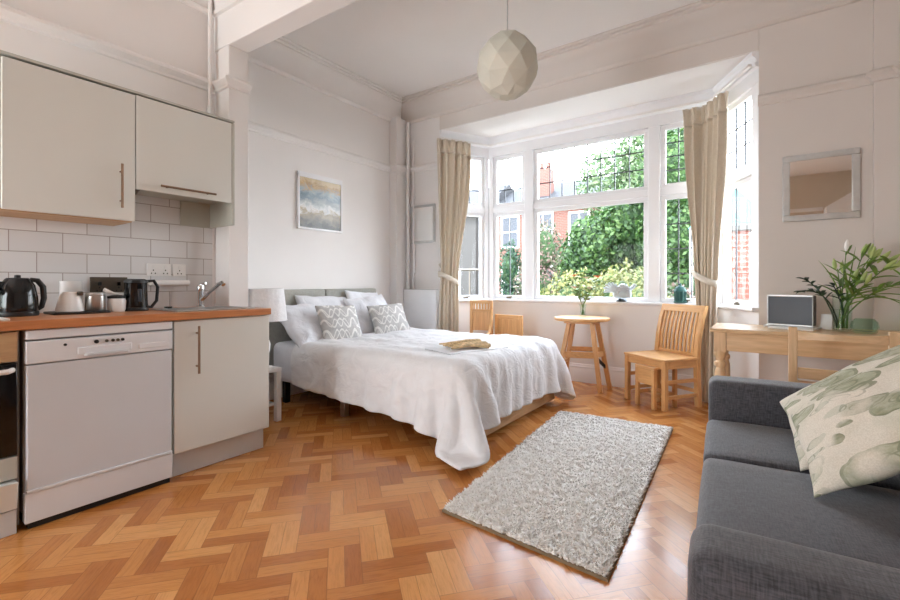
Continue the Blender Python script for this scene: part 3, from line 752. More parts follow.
# ------------------------------------------------------------------ bed
bed = thing('bed', 'double bed with low pale wood base and grey padded headboard', 'bed', (-2.55, 3.0, 0))
MB().box(-1.575, -1.54, 2.30, 3.78, .03, .17).build('foot_rail', 'slatbed', bed, world=True, bevel=.004)
for y in (3.745,): MB().box(-3.55, -1.578, y, y + .03, .03, .17).build('side_rail', 'slatbed', bed, world=True, bevel=.004)
MB().box(-3.58, -1.6, 2.34, 3.74, .22, .29).build('slat_deck', 'blackm', bed, world=True)
for x, y in ((-3.5, 2.38), (-2.75, 2.4), (-1.64, 2.38), (-3.5, 3.7), (-1.64, 3.7)):
    MB().box(x - .025, x + .025, y - .025, y + .025, .001, .22).build('leg', 'blackm' if x > -2 or x < -3 else 'steel', bed, world=True, bevel=.004)
MB().rbox(-3.585, -1.53, 2.28, 3.76, .20, .545, .06, 9).build('mattress', 'sheet', bed, world=True)
hb = MB()
MB().rbox(-3.665, -3.6, 2.18, 2.898, .25, 1.01, .02, 7, bulge=(.012, 0, 0)).build('headboard', 'headboard', bed, world=True)
MB().rbox(-3.665, -3.6, 2.902, 3.62, .25, 1.01, .02, 7, bulge=(.012, 0, 0)).build('headboard', 'headboard', bed, world=True)

def duvet():
    nx, ny = 76, 80
    A, B, Cc, D = (-3.22, 1.99), (-1.17, 1.885), (-1.17, 4.0), (-3.22, 4.08)      # head-near, foot-near, foot-far, head-far
    U, V = np.meshgrid(np.linspace(0, 1, nx), np.linspace(0, 1, ny), indexing='ij')
    p = np.zeros((nx, ny, 3))
    for k in range(2):
        p[..., k] = (1 - U) * (1 - V) * A[k] + U * (1 - V) * B[k] + U * V * Cc[k] + (1 - U) * V * D[k]
    rs = np.random.RandomState(5)
    p[..., 2] = .63 + .012 * rs.randn(nx, ny) + .012 * np.sin(U * 23 + V * 9)
    r0 = p.copy(); r0[..., 2] = 0; p0 = p[..., :2].copy()
    x = p.copy(); v = np.zeros_like(p); dt = 1 / 60
    cons = []
    def con(a, b, k, ease=1.0):
        mid = (r0[b] + r0[a]) / 2; dirv = np.abs(r0[b] - r0[a]); dirv = dirv / np.linalg.norm(dirv, axis=-1, keepdims=True)
        gy = np.clip((mid[..., 0] + 1.75) / .45, 0, 1) * .11          # extra cloth across the foot end, so that it gathers in folds
        gx = np.clip((2.45 - mid[..., 1]) / .4, 0, 1) * .04
        L = np.linalg.norm(r0[b] - r0[a], axis=-1) * ease * (1 + gy * dirv[..., 1] ** 2 + gx * dirv[..., 0] ** 2); cons.append((a, b, L, k))
    S = slice
    for par in (0, 1):
        ia = np.arange(par, nx - 1, 2); con(np.ix_(ia, np.arange(ny)), np.ix_(ia + 1, np.arange(ny)), 1, 1.02)
        ja = np.arange(par, ny - 1, 2); con(np.ix_(np.arange(nx), ja), np.ix_(np.arange(nx), ja + 1), 1, 1.025)
        for q in (0, 1):
            ib = np.arange(par, nx - 1, 2); jb = np.arange(q, ny - 1, 2)
            con(np.ix_(ib, jb), np.ix_(ib + 1, jb + 1), .5, 1.015); con(np.ix_(ib + 1, jb), np.ix_(ib, jb + 1), .5, 1.015)
    for st in (0, 1):
        ia = np.arange(nx - 3)[np.arange(nx - 3) // 3 % 2 == st]; con(np.ix_(ia, np.arange(ny)), np.ix_(ia + 3, np.arange(ny)), .10)
        ja = np.arange(ny - 3)[np.arange(ny - 3) // 3 % 2 == st]; con(np.ix_(np.arange(nx), ja), np.ix_(np.arange(nx), ja + 3), .10)
    rad = .075
    lo = np.array([-4.2, 2.26 + rad, -1.]); hi = np.array([-1.50 - rad, 3.78 - rad, .555 - rad])
    def collide(p, x):
        q = np.clip(p, lo, hi); d = p - q; L = np.linalg.norm(d, axis=-1)
        hit = L < rad
        ins = L < 1e-6
        s = np.where(ins, 0, rad / np.maximum(L, 1e-9))
        pn = q + d * s[..., None]
        pn[..., 2] = np.where(ins, hi[2] + rad, pn[..., 2])
        p = np.where(hit[..., None], pn, p)
        top = hit & (p[..., 2] > hi[2] + rad * .6)
        p[..., :2] = np.where(top[..., None], x[..., :2] + (p[..., :2] - x[..., :2]) * .25, p[..., :2])
        fl = p[..., 2] < .035
        p[..., 2] = np.where(fl, .035, p[..., 2])
        p[..., :2] = np.where(fl[..., None], x[..., :2] + (p[..., :2] - x[..., :2]) * .3, p[..., :2])
        return p
    for step in range(150):
        v *= .985; v[..., 2] -= 9.8 * dt
        p = x + v * dt
        for it in range(14):
            for a, b, L, k in cons:
                d = p[b] - p[a]; l = np.linalg.norm(d, axis=-1)
                c = ((l - L) / np.maximum(l, 1e-9) * .5 * k)[..., None] * d
                p[a] += c; p[b] -= c
            if it % 2 == 0: p = collide(p, x)
        p = collide(p, x)
        v = (p - x) / dt; x = p
        sp = np.linalg.norm(v, axis=-1, keepdims=True); v = np.where(sp > 2.5, v * 2.5 / np.maximum(sp, 1e-9), v)
    # creases of washed cotton, pushed out along the surface normal
    nrm = np.cross(np.gradient(x, axis=0), np.gradient(x, axis=1)); nrm /= np.maximum(np.linalg.norm(nrm, axis=-1, keepdims=True), 1e-9)
    dsp = np.zeros((nx, ny))
    for i in range(nx):
        for j in range(ny):
            q = Vector(x[i, j]); a, b = p0[i, j]                      # cloth coordinates, so that creases follow the fabric
            st = Vector((a * 1.6 + b * 1.1, b * 4.6 - a * 2.2, 3.0))
            rdg = 1 - abs(noise.noise(st)) * 2.4; rd2 = 1 - abs(noise.noise(Vector((a * 7, b * 3.2 + 7, 1.0)))) * 2.2
            rd3 = 1 - abs(noise.noise(Vector((a * 3.0 + 3, b * 11 + a * 2, 5.0)))) * 2.2
            low = 1 if q.z > .5 else .9
            dsp[i, j] = (.016 * max(0, rdg) ** 2 + .007 * max(0, rd2) ** 2 + .007 * max(0, rd3) ** 2) * low
    x = x + nrm * dsp[..., None]
    m = MB(); m.v = [tuple(q) for q in x.reshape(-1, 3)]
    m.f = [(i * ny + j, (i + 1) * ny + j, (i + 1) * ny + j + 1, i * ny + j + 1) for i in range(nx - 1) for j in range(ny - 1)]
    c = (-2.2, 2.95, .03); m.v = [(a - c[0], b - c[1], d - c[2]) for a, b, d in m.v]
    o = m.build('duvet', 'duvet', smooth=0, solid=.022, offset=0, sub=1); o.location = c
    me = o.data
    # outward = up: make sure the sheet faces upward
    return tag(o, 'large white duvet spread over the bed and hanging down its sides', 'duvet')
duvet()

def pillow(name, label, cat, w, h, t, loc, rot, mat, seed, group=None, n=26, wr=.012, pinch=.07):
    m = MB(); vs = []; idx = {}
    for sgn in (1, -1):
        for i in range(n + 1):
            for j in range(n + 1):
                a, b = -math.cos(PI * i / n), -math.cos(PI * j / n)
                a = .5 * a + .5 * (2 * i / n - 1); b = .5 * b + .5 * (2 * j / n - 1)
                if sgn < 0 and (i in (0, n) or j in (0, n)): idx[(sgn, i, j)] = idx[(1, i, j)]; continue
                px = a * w / 2 * (1 - pinch * (1 - b * b)); py = b * h / 2 * (1 - pinch * (1 - a * a))
                k = max(0, (1 - a * a) * (1 - b * b)) ** .42
                q = Vector((px, py, sgn * t / 2 * k))
                nz = noise.fractal(Vector((px * 7 + seed, py * 7, sgn * 2.0)), .8, 2.0, 3)
                q.z += nz * wr * (k * .8 + .1)
                q.x += noise.noise(Vector((px * 9, py * 9, seed * 1.7))) * wr * .8; q.y += noise.noise(Vector((px * 9, py * 9, seed * 2.7 + 5))) * wr * .8
                idx[(sgn, i, j)] = len(vs); vs.append(q)
    fs = []
    for sgn in (1, -1):
        for i in range(n):
            for j in range(n):
                f = (idx[(sgn, i, j)], idx[(sgn, i + 1, j)], idx[(sgn, i + 1, j + 1)], idx[(sgn, i, j + 1)])
                fs.append(f if sgn > 0 else f[::-1])
    m.add(vs, fs); o = m.build(name, mat, smooth=0, sub=1)
    o.location = loc; o.rotation_euler = rot
    return tag(o, label, cat, group)
G = 'white pillows on the bed'
pillow('pillow', 'white pillow slumped at the left end nearest the lamp', 'pillow', .52, .74, .2, (-3.36, 2.60, .69), (0, R(42), R(6)), 'pillow', 1, G, wr=.022)
pillow('pillow', 'white pillow propped up behind the left grey patterned cushion', 'pillow', .48, .66, .17, (-3.48, 2.84, .735), (R(-5), R(60), R(-3)), 'pillow', 2, G, wr=.02)
pillow('pillow', 'white pillow leaning behind the right grey patterned cushion, front one', 'pillow', .46, .56, .15, (-3.36, 3.30, .735), (R(8), R(58), R(4)), 'pillow', 3, G, wr=.02)
pillow('pillow', 'white pillow nearest the headboard, peeking out at the right end', 'pillow', .48, .56, .13, (-3.50, 3.38, .765), (R(-6), R(66), R(2)), 'pillow', 4, G, wr=.018)
G = 'grey patterned cushions on the bed'
pillow('cushion', 'grey cushion with white wavy pattern, left one on the bed', 'cushion', .37, .43, .13, (-3.16, 2.70, .705), (R(-4), R(62), R(-10)), 'greycush', 5, G)
pillow('cushion', 'grey cushion with white wavy pattern, right one on the bed', 'cushion', .34, .43, .13, (-3.14, 3.33, .70), (R(5), R(62), R(-10)), 'greycush', 6, G)

# tray with dried stems on the duvet
ty = MB().rbox(-.16, .16, -.27, .27, 0, .012, .005, 4); o = ty.build('tray', 'tray'); o.location = (-1.80, 2.74, .580); o.rotation_euler = (0, R(0), R(-18)); tag(o, 'flat pale grey tray lying on the duvet', 'tray')
db = thing('dried_stems', 'bundle of dried beige stems on the pale tray', 'dried flowers', (-1.80, 2.74, .594), R(58))
rs = random.Random(3)
for k in range(16):
    y = rs.uniform(-.08, .08); z = .014 + rs.uniform(0, .035) * (1 - abs(y) / .08); a = rs.uniform(-.6, .6)
    x0, x1 = -.16 + rs.uniform(-.02, .03), .13 + rs.uniform(-.03, .03)
    MB().tube([(x0, y - a * .1, z), (0, y, z + .01), (x1, y + a * .1, z)], [.006, .011, .015], 7).build('stem', 'dry', db)
m = MB()
# bedside table and lamp
bt = thing('bedside_table', 'small white bedside table between the kitchen pier and the bed', 'table', (-3.23, 1.90, 0))
MB().box(-.17, .17, -.14, .14, .385, .415).build('tabletop', 'whitem', bt, bevel=.003)
for x, y in ((-.148, -.118), (.148, -.118), (-.148, .118), (.148, .118)):
    MB().box(x - .02, x + .02, y - .02, y + .02, .001, .384).build('leg', 'whitem', bt, bevel=.002)
MB().box(-.127, .127, -.11, .11, .12, .14).build('shelf', 'whitem', bt, bevel=.002)
lp = thing('table_lamp', 'table lamp with textured white drum shade on the bedside table', 'lamp', (-3.10, 1.905, .416))
MB().lathe([(.07, 0), (.07, .015), (.03, .03), (.022, .06), (.05, .14), (.055, .19), (.03, .26), (.012, .29), (.012, .36)], n=24).build('base', 'whitem', lp)
MB().lathe([(.175, .37), (.15, .612), (.146, .612), (.171, .372)], n=40, cap=False).build('shade', 'lampshade', lp)
# ------------------------------------------------------------------ on the walls
pc = thing('framed_picture', 'white framed abstract harbour picture on the wall above the bed', 'picture', (XB + .016, 2.9, 1.88))
f0, f1, z0, z1 = -.275, .275, -.28, .28
m = MB(); t = .02
m.box(-.014, .014, f0, f1, z1 - t - .03, z1).box(-.014, .014, f0, f1, z0, z0 + t).box(-.014, .014, f0, f0 + t, z0 + t, z1 - t).box(-.014, .014, f1 - t, f1, z0 + t, z1 - t)
m.build('frame', 'frame', pc, bevel=.003)
MB().box(-.012, .006, f0 + t, f1 - t, z0 + t, z1 - t - .03).build('print', 'art', pc)
def mirror(label, loc, w, h, fw, tx, tilt=0):
    o = thing('wall_mirror', label, 'mirror', loc)
    m = MB(); d0, d1 = -.022, 0
    for (a, b, c, e) in ((-w / 2, w / 2, h / 2 - fw, h / 2), (-w / 2, w / 2, -h / 2, -h / 2 + fw), (-w / 2, -w / 2 + fw, -h / 2 + fw, h / 2 - fw), (w / 2 - fw, w / 2, -h / 2 + fw, h / 2 - fw)):
        m.box(a, b, d0, d1, c, e)
    m.build('frame', 'silver', o, bevel=.006)
    MB().box(-w / 2 + fw - .004, w / 2 - fw + .004, -.012, -.002, -h / 2 + fw - .004, h / 2 - fw + .004).build('glass', 'mirror', o)
    return o
mirror('silver framed mirror on the right wall above the desk', (.321, YB - .004, 1.765), .43, .485, .045, 0)
mirror('small silver framed mirror between the pipe and the left curtain', (-3.335, YB - .004, 1.775), .36, .46, .03, 0)
rd = thing('radiator', 'white panel radiator on the wall behind the bed', 'radiator', (-3.335, YB - .06, .15))
MB().rbox(-.25, .25, -.03, .03, 0, .84, .012, 5).build('panel', 'rad', rd)
MB().box(-.24, .24, -.025, .03, .84, .848).build('grille', 'silver', rd)
for x in (-.2, .2): MB().box(x - .015, x + .015, .03, .055, .1, .7).build('bracket', 'rad', rd)
p = thing('heating_pipe', 'thick white pipe running from ceiling to radiator in the corner', 'pipe', (-3.54, YB - .055, .0))
MB().tube([(0, 0, .001), (0, 0, 3.02)], .021, 12).build('pipe', 'trim', p)
MB().lathe([(.03, 3.0), (.03, 3.02), (.022, 3.025)], n=14).build('collar', 'trim', p)
p = thing('heating_pipe', 'thinner white pipe right beside the thick corner pipe', 'pipe', (-3.48, YB - .02, .0))
MB().tube([(0, 0, .001), (0, 0, 2.8)], .012, 12).build('pipe', 'trim', p)
for z in (1.2, 2.1): MB().box(-.018, .018, -.004, .018, z, z + .02).build('clip', 'trim', p)

# ------------------------------------------------------------------ curtains
def curtain(label, path, ztop, zbot, ztie, tie_c, tie_w, bot_c, bot_w, npl, amp, seed, tiefrom):
    root = thing('curtain', label, 'curtain', (tie_c[0], tie_c[1], zbot), 0, 'curtains at the bay window')
    P = [Vector((a, b, 0)) for a, b in path]; ln = [0]
    for i in range(1, len(P)): ln.append(ln[-1] + (P[i] - P[i - 1]).length)
    def at(s):
        s *= ln[-1]
        for i in range(1, len(P)):
            if s <= ln[i] + 1e-9:
                k = (s - ln[i - 1]) / (ln[i] - ln[i - 1]); return P[i - 1].lerp(P[i], k), (P[i] - P[i - 1]).normalized()
        return P[-1], (P[-1] - P[-2]).normalized()
    nu, nz = 150, 70; vs = []; dirn = (P[-1] - P[0]).normalized()
    for k in range(nz + 1):
        t = k / nz; z = ztop + (zbot - ztop) * t
        for i in range(nu + 1):
            s = i / nu
            tp_, dr_ = at(s)
            # centre and width at this height
            if z > ztie:
                q = (ztop - z) / (ztop - ztie); q = q * q * (3 - 2 * q) if True else q
                a = tp_.lerp(Vector((tie_c[0], tie_c[1], 0)) + dirn * (s - .5) * tie_w, q ** 1.6); am = amp * (1 - .35 * q)
            else:
                q = (ztie - z) / (ztie - zbot); q = math.sqrt(max(0, q))
                w = tie_w + (bot_w - tie_w) * q
                cc = Vector((tie_c[0], tie_c[1], 0)).lerp(Vector((bot_c[0], bot_c[1], 0)), q)
                a = cc + dirn * (s - .5) * w; am = amp * (.65 + .25 * q)
            nn = Vector((dr_.y, -dr_.x, 0)); nn = Vector((dirn.y, -dirn.x, 0)).lerp(nn, .3).normalized()
            ph = s * npl * 2 * PI + .8 * noise.noise(Vector((s * 4, t * 1.5, seed)))
            f = math.sin(ph) + .35 * math.sin(ph * .53 + seed + t * 1.2)
            head = min(1, t / .05)
            if t < .05: f = .55 * f + .5 * math.sin(s * npl * 6 * PI) * (1 - head)
            a = a + nn * am * f + dirn * .012 * math.cos(ph) * min(1, t * 5)
            vs.append((a.x, a.y, z))
    fs = [(k * (nu + 1) + i, k * (nu + 1) + i + 1, (k + 1) * (nu + 1) + i + 1, (k + 1) * (nu + 1) + i) for k in range(nz) for i in range(nu)]
    nh = 4
    m = MB(); m.add(vs[nh * (nu + 1):], [tuple(x - nh * (nu + 1) for x in f) for f in fs[nh * nu:]]); m.build('drape', 'curtain', root, smooth=0, solid=.004, world=True)
    m = MB(); m.add(vs[:(nh + 1) * (nu + 1)], fs[:nh * nu]); m.build('heading', 'curtain', root, smooth=0, solid=.007, world=True)
    # tieback: a band round the gathered cloth, led back to the wall
    a, b = Vector((*tie_c, ztie)), Vector(tiefrom)
    ring = []
    for k in range(25):
        th = 2 * PI * k / 24; e1 = dirn * (tie_w / 2 + .02); e2 = Vector((dirn.y, -dirn.x, 0)) * (amp * 1.5 + .012)
        sl = (b - a).normalized(); ring.append(a + e1 * math.cos(th) + e2 * math.sin(th) + Vector((0, 0, .06)) * math.cos(th) * (1 if dirn.dot(b - a) > 0 else -1))
    mm = MB(); vs = []; 
    for q in ring: vs += [q + Vector((0, 0, .028)), q - Vector((0, 0, .028))]
    mm.add(vs, [(2 * i, 2 * i + 1, 2 * i + 3, 2 * i + 2) for i in range(24)])
    mm.bar(a + (b - a).normalized() * tie_w * .5, b, .006, .04)
    mm.build('tieback', 'tieback', root, smooth=0, solid=.005, world=True)
    return root
curtain('beige pleated curtain tied back at the left end of the bay', [(-3.09, 4.07), (-3.0, 4.17), (-2.86, 4.43)], 2.735, .03, 1.12, (-2.99, 4.17), .22, (-2.99, 4.14), .26, 5, .036, 1.3, (-3.09, YB - .006, 1.3))
curtain('beige pleated curtain tied back at the right end of the bay beside the slat chair', [(-.62, 4.62), (-.44, 4.62), (-.27, 4.36)], 2.68, .02, 1.12, (-.43, 4.50), .22, (-.43, 4.52), .13, 6, .034, 4.1, (-.56, 4.64, 1.2))

# ------------------------------------------------------------------ furniture in the bay
def slat_chair(label, loc, rz):
    c = thing('slat_back_chair', label, 'chair', loc, rz)
    W, D, SH = .45, .38, .43
    MB().box(-W / 2 - .01, W / 2 + .01, -D / 2 - .02, D / 2 - .01, SH - .02, SH).build('seat', M['oak']['x'], c, bevel=.005)
    MB().box(-W / 2 + .03, W / 2 - .03, -D / 2 - .002, -D / 2 + .018, SH - .085, SH - .021).build('apron', M['oak']['x'], c, bevel=.002)
    for s in (-1, 1): MB().box(s * (W / 2 - .01) - .01, s * (W / 2 - .01) + .01, -D / 2 + .03, D / 2 - .03, SH - .085, SH - .021).build('apron', M['oak']['y'], c, bevel=.002)
    for s in (-1, 1):
        x = s * (W / 2 - .012)
        MB().box(x - .02, x + .02, -D / 2 - .012, -D / 2 + .026, .001, SH - .021).build('leg', M['oak']['z'], c, bevel=.003)
        prof = [(0.001, .02), (.2, .01), (SH, .0), (.6, .02), (.75, .055), (.87, .10)]
        m = MB()
        for (za, ya), (zb, yb) in zip(prof[:-1], prof[1:]):
            m.hull8([(x - .02, D / 2 + ya - .035, za), (x + .02, D / 2 + ya - .035, za), (x + .02, D / 2 + ya + .005, za), (x - .02, D / 2 + ya + .005, za)],
                    [(x - .02, D / 2 + yb - .035, zb), (x + .02, D / 2 + yb - .035, zb), (x + .02, D / 2 + yb + .005, zb), (x - .02, D / 2 + yb + .005, zb)])
        m.build('back_post', M['oak']['z'], c)
        MB().box(x - .01, x + .01, -D / 2 + .02, D / 2 - .02, .22, .25).build('stretcher', M['oak']['y'], c, bevel=.002)
        MB().box(x - .01, x + .01, -D / 2 + .02, D / 2 - .02, .09, .12).build('stretcher', M['oak']['y'], c, bevel=.002)
    MB().box(-W / 2 + .03, W / 2 - .03, D / 2 - .02, D / 2, .12, .15).build('stretcher', M['oak']['x'], c, bevel=.002)
    MB().hull8([(-W / 2, D / 2 + .045, .81), (W / 2, D / 2 + .045, .81), (W / 2, D / 2 + .075, .81), (-W / 2, D / 2 + .075, .81)],
               [(-W / 2, D / 2 + .065, .872), (W / 2, D / 2 + .065, .872), (W / 2, D / 2 + .1, .872), (-W / 2, D / 2 + .1, .872)]).build('top_rail', M['oak']['x'], c, bevel=.004)
    MB().box(-W / 2 + .03, W / 2 - .03, D / 2 - .022, D / 2 + .0, SH + .002, SH + .032).build('lower_rail', M['oak']['x'], c, bevel=.003)
    for k in range(9):
        x = -W / 2 + .055 + k * (W - .11) / 8
        m = MB()
        pr = [(SH + .03, -.015), (.6, .0), (.72, .028), (.82, .06)]
        for (za, ya), (zb, yb) in zip(pr[:-1], pr[1:]):
            m.hull8([(x - .009, D / 2 + ya - .008, za), (x + .009, D / 2 + ya - .008, za), (x + .009, D / 2 + ya + .008, za), (x - .009, D / 2 + ya + .008, za)],
                    [(x - .009, D / 2 + yb - .008, zb), (x + .009, D / 2 + yb - .008, zb), (x + .009, D / 2 + yb + .008, zb), (x - .009, D / 2 + yb + .008, zb)])
        m.build('slat', M['oak']['z'], c)
    return c
slat_chair('honey oak chair with tall slatted back standing before the right curtain', (-.755, 4.315, 0), R(-34))
# little step tucked under it
st = thing('step_stool', 'small honey wood step stool tucked under the slat-back chair', 'stool', (-.775, 4.185, 0), R(-34))
MB().box(-.11, .11, -.13, .13, .335, .355).build('top', M['oak']['x'], st, bevel=.004)
MB().box(-.1, .1, -.125, -.108, .20, .334).build('front_panel', M['oak']['x'], st, bevel=.002)
for s in (-1, 1):
    for y in (-.115, .115): MB().box(s * .092 - .015, s * .092 + .015, y - .015, y + .015, .001, .334).build('leg', M['oak']['z'], st, bevel=.002)
    MB().box(s * .092 - .008, s * .092 + .008, -.1, .1, .10, .13).build('stretcher', M['oak']['y'], st, bevel=.002)
MB().box(-.08, .08, -.01, .1, .115, .13).build('lower_tread', M['oak']['x'], st, bevel=.002)

# round bar table
tb = thing('round_table', 'tall round wooden table on four splayed legs under the window', 'table', (-1.5, 4.385, 0))
MB().lathe([(.255, .695), (.268, .702), (.27, .715), (.266, .726), (.0, .727)], n=48).build('tabletop', M['oak']['x'], tb, bevel=0)
foot = [(-.22, -.235), (.2, -.035), (.235, .16), (-.21, .02)]
foot = [(-.2, -.2), (.2, -.05), (.23, .17), (-.2, .03)]
top = [(x * .5 + .01, y * .5 + .0) for x, y in foot]
def on(i, z): k = z / .69; return Vector((foot[i][0] + (top[i][0] - foot[i][0]) * k, foot[i][1] + (top[i][1] - foot[i][1]) * k, z))
for i in range(4):
    MB().bar(on(i, .001), on(i, .665), .042, .034, (0, 1, 0)).build('leg', M['oak']['z'], tb, bevel=.004)
MB().box(-.14, .15, -.12, .11, .668, .694).build('top_frame', M['oak']['x'], tb, bevel=.004)
for a, b, z, hh in ((0, 1, .36, .06), (3, 2, .40, .045), (1, 2, .36, .05), (0, 3, .28, .03)):
    MB().bar(on(a, z), on(b, z), .022, hh).build('stretcher', M['oak']['x'], tb, bevel=.003)
MB().bar(on(1, .34), on(2, .22), .012, .03).build('hinge_bar', 'blackm', tb)

def leafblade(m, p, d, L, w, droop=.4, up=Vector((0, 0, 1)), n=6, fold=.25):
    """curved lanceolate leaf from p along d"""
    d = Vector(d).normalized(); side = d.cross(up)
    if side.length < .1: side = Vector((1, 0, 0))
    side.normalize(); vs = []; pos = Vector(p); dd = d.copy()
    for k in range(n + 1):
        t = k / n; ww = w * math.sin(PI * min(1, .08 + t * .92)) ** .8 * (1 if t < 1 else 0)
        nrm = side.cross(dd).normalized()
        vs += [pos - side * ww / 2 + nrm * ww * fold, pos, pos + side * ww / 2 + nrm * ww * fold]
        dd = (dd - Vector((0, 0, droop / n))).normalized(); pos = pos + dd * L / n
    fs = []
    for k in range(n): fs += [(3 * k, 3 * k + 1, 3 * k + 4, 3 * k + 3), (3 * k + 1, 3 * k + 2, 3 * k + 5, 3 * k + 4)]
    m.add(vs, fs)
rs = random.Random(11)
va = thing('flower_vase', 'small glass vase of orange and pale flowers on the round table', 'flowers', (-1.5, 4.42, .728))
MB().lathe([(.0, .003), (.03, .003), (.03, 0), (.034, .004), (.028, .05), (.03, .1), (.036, .125), (.033, .125), (.027, .1), (.025, .05), (.0, .012)], n=24, cap=False).build('vase', 'vaseglass', va)
for k in range(11):
    a = rs.uniform(0, 2 * PI); sp = rs.uniform(.04, .15); hh = rs.uniform(.26, .42)
    tip = Vector((math.cos(a) * sp, math.sin(a) * sp * .8, hh))
    MB().tube([(math.cos(a + 3) * .015, math.sin(a + 3) * .015, .02), (math.cos(a) * .012, math.sin(a) * .012, .13), tip], [.003, .003, .002], 6).build('stem', 'stem', va)
    lm = MB()
    for q in range(5): 
        b = rs.uniform(0, 2 * PI); base = Vector((math.cos(a) * .012, math.sin(a) * .012, .13)).lerp(tip, rs.uniform(.25, .9))
        leafblade(lm, base, (math.cos(b), math.sin(b), .6), rs.uniform(.06, .11), .022, .4)
    lm.build('leaves', 'leafA', va, solid=.001)
    if k < 6:
        fm = MB()
        for q in range(8):
            b = 2 * PI * q / 8; leafblade(fm, tip, (math.cos(b), math.sin(b), .9), .05, .026, .6, n=4)
        fm.build('blossom', 'petalO' if k in (0, 2) else 'petalP', va, solid=.001)

# glass bird on the window board
gb = thing('glass_ornament', 'clear frosted glass bird ornament on the window board', 'ornament', (-1.2, 4.70, .881))
MB().lathe([(.045, 0), (.05, .006), (.03, .016), (.02, .03)], n=20).build('foot', 'blackm', gb)
MB().rbox(-.08, .1, -.035, .035, .03, .15, .034, 8, wob=.012, seed=3).build('body', 'crystal', gb)
for s, sc in ((-1, 1), (1, .8)):
    m = MB()
    for q in range(9):
        a = R(-30 + q * 28); m.tube([(s * .03 + 0, -.03 + .02 * (s > 0), .11), (s * .06 + math.cos(a) * .075 * sc - .03, -.04, .12 + math.sin(a) * .075 * sc)], [.018, .012], 7)
    m.build('wing', 'crystal', gb)
MB().tube([(.08, 0, .12), (.12, 0, .15), (.13, 0, .17), (.15, 0, .165)], [.022, .018, .016, .005], 10).build('head', 'crystal', gb)
# teal lantern on window board
ln = thing('lantern', 'teal birdcage lantern on the window board by the right curtain', 'lantern', (-.66, 4.72, .881))
MB().lathe([(.058, 0), (.058, .014), (.05, .018)], n=20).build('base', 'teal', ln)
m = MB()
for k in range(12): a = 2 * PI * k / 12; m.tube([(.048 * math.cos(a), .048 * math.sin(a), .016), (.048 * math.cos(a), .048 * math.sin(a), .11)], .0045, 6)
m.build('bars', 'teal', ln)
MB().lathe([(.056, .108), (.054, .12), (.035, .15), (.012, .165), (.01, .18), (.004, .19)], n=20).build('roof', 'teal', ln)
MB().lathe([(.042, .018), (.042, .106)], n=16).build('lining', 'teal', ln)

# folded wooden chair and framed panel behind the bed
fc = thing('folded_chair', 'small honey wood chair with short slatted back behind the bed, left of the wood panel', 'chair', (-2.64, 4.32, 0), R(12))
W = .24
for s in (-1, 1):
    x = s * W / 2
    MB().box(x - .016, x + .016, -.016, .016, .001, .87).build('back_post', M['oak']['z'], fc, bevel=.003)
    MB().box(x - .016, x + .016, -.28, -.248, .001, .44).build('leg', M['oak']['z'], fc, bevel=.003)
MB().box(-W / 2 - .02, W / 2 + .02, -.30, -.018, .441, .465).build('seat', M['oak']['x'], fc, bevel=.004)
MB().box(-W / 2 + .018, W / 2 - .018, -.012, .012, .835, .872).build('top_rail', M['oak']['x'], fc, bevel=.003)
MB().box(-W / 2 + .018, W / 2 - .018, -.012, .012, .745, .77).build('mid_rail', M['oak']['x'], fc, bevel=.003)
for k in range(6):
    x = -W / 2 + .034 + k * (W - .068) / 5
    MB().box(x - .007, x + .007, -.008, .008, .771, .834).build('slat', M['oak']['z'], fc)
MB().box(-W / 2 + .018, W / 2 - .018, -.006, .006, .53, .744).build('back_panel', M['oak']['z'], fc)
MB().tube([(W / 2 + .018, -.03, .77), (W / 2 + .022, -.08, .62), (W / 2 + .025, -.16, .53), (W / 2 + .03, -.26, .5)], .013, 8).build('arm', M['oak']['y'], fc)
fp = thing('wooden_panel', 'low framed honey wood panel leaning behind the bed, right of the small chair', 'panel', (-2.33, 4.40, 0), R(-6))
W, Hh = .36, .715
for s in (-1, 1): MB().box(s * (W / 2 - .02) - .02, s * (W / 2 - .02) + .02, -.015, .015, .001, Hh).build('stile', M['oak']['z'], fp, bevel=.003)
MB().box(-W / 2 + .041, W / 2 - .041, -.014, .014, Hh - .05, Hh).build('top_rail', M['oak']['x'], fp, bevel=.003)
MB().box(-W / 2 + .041, W / 2 - .041, -.014, .014, .02, .08).build('bottom_rail', M['oak']['x'], fp, bevel=.003)
MB().box(-W / 2 + .041, W / 2 - .041, -.006, .006, .081, Hh - .051).build('infill', M['oak']['z'], fp)

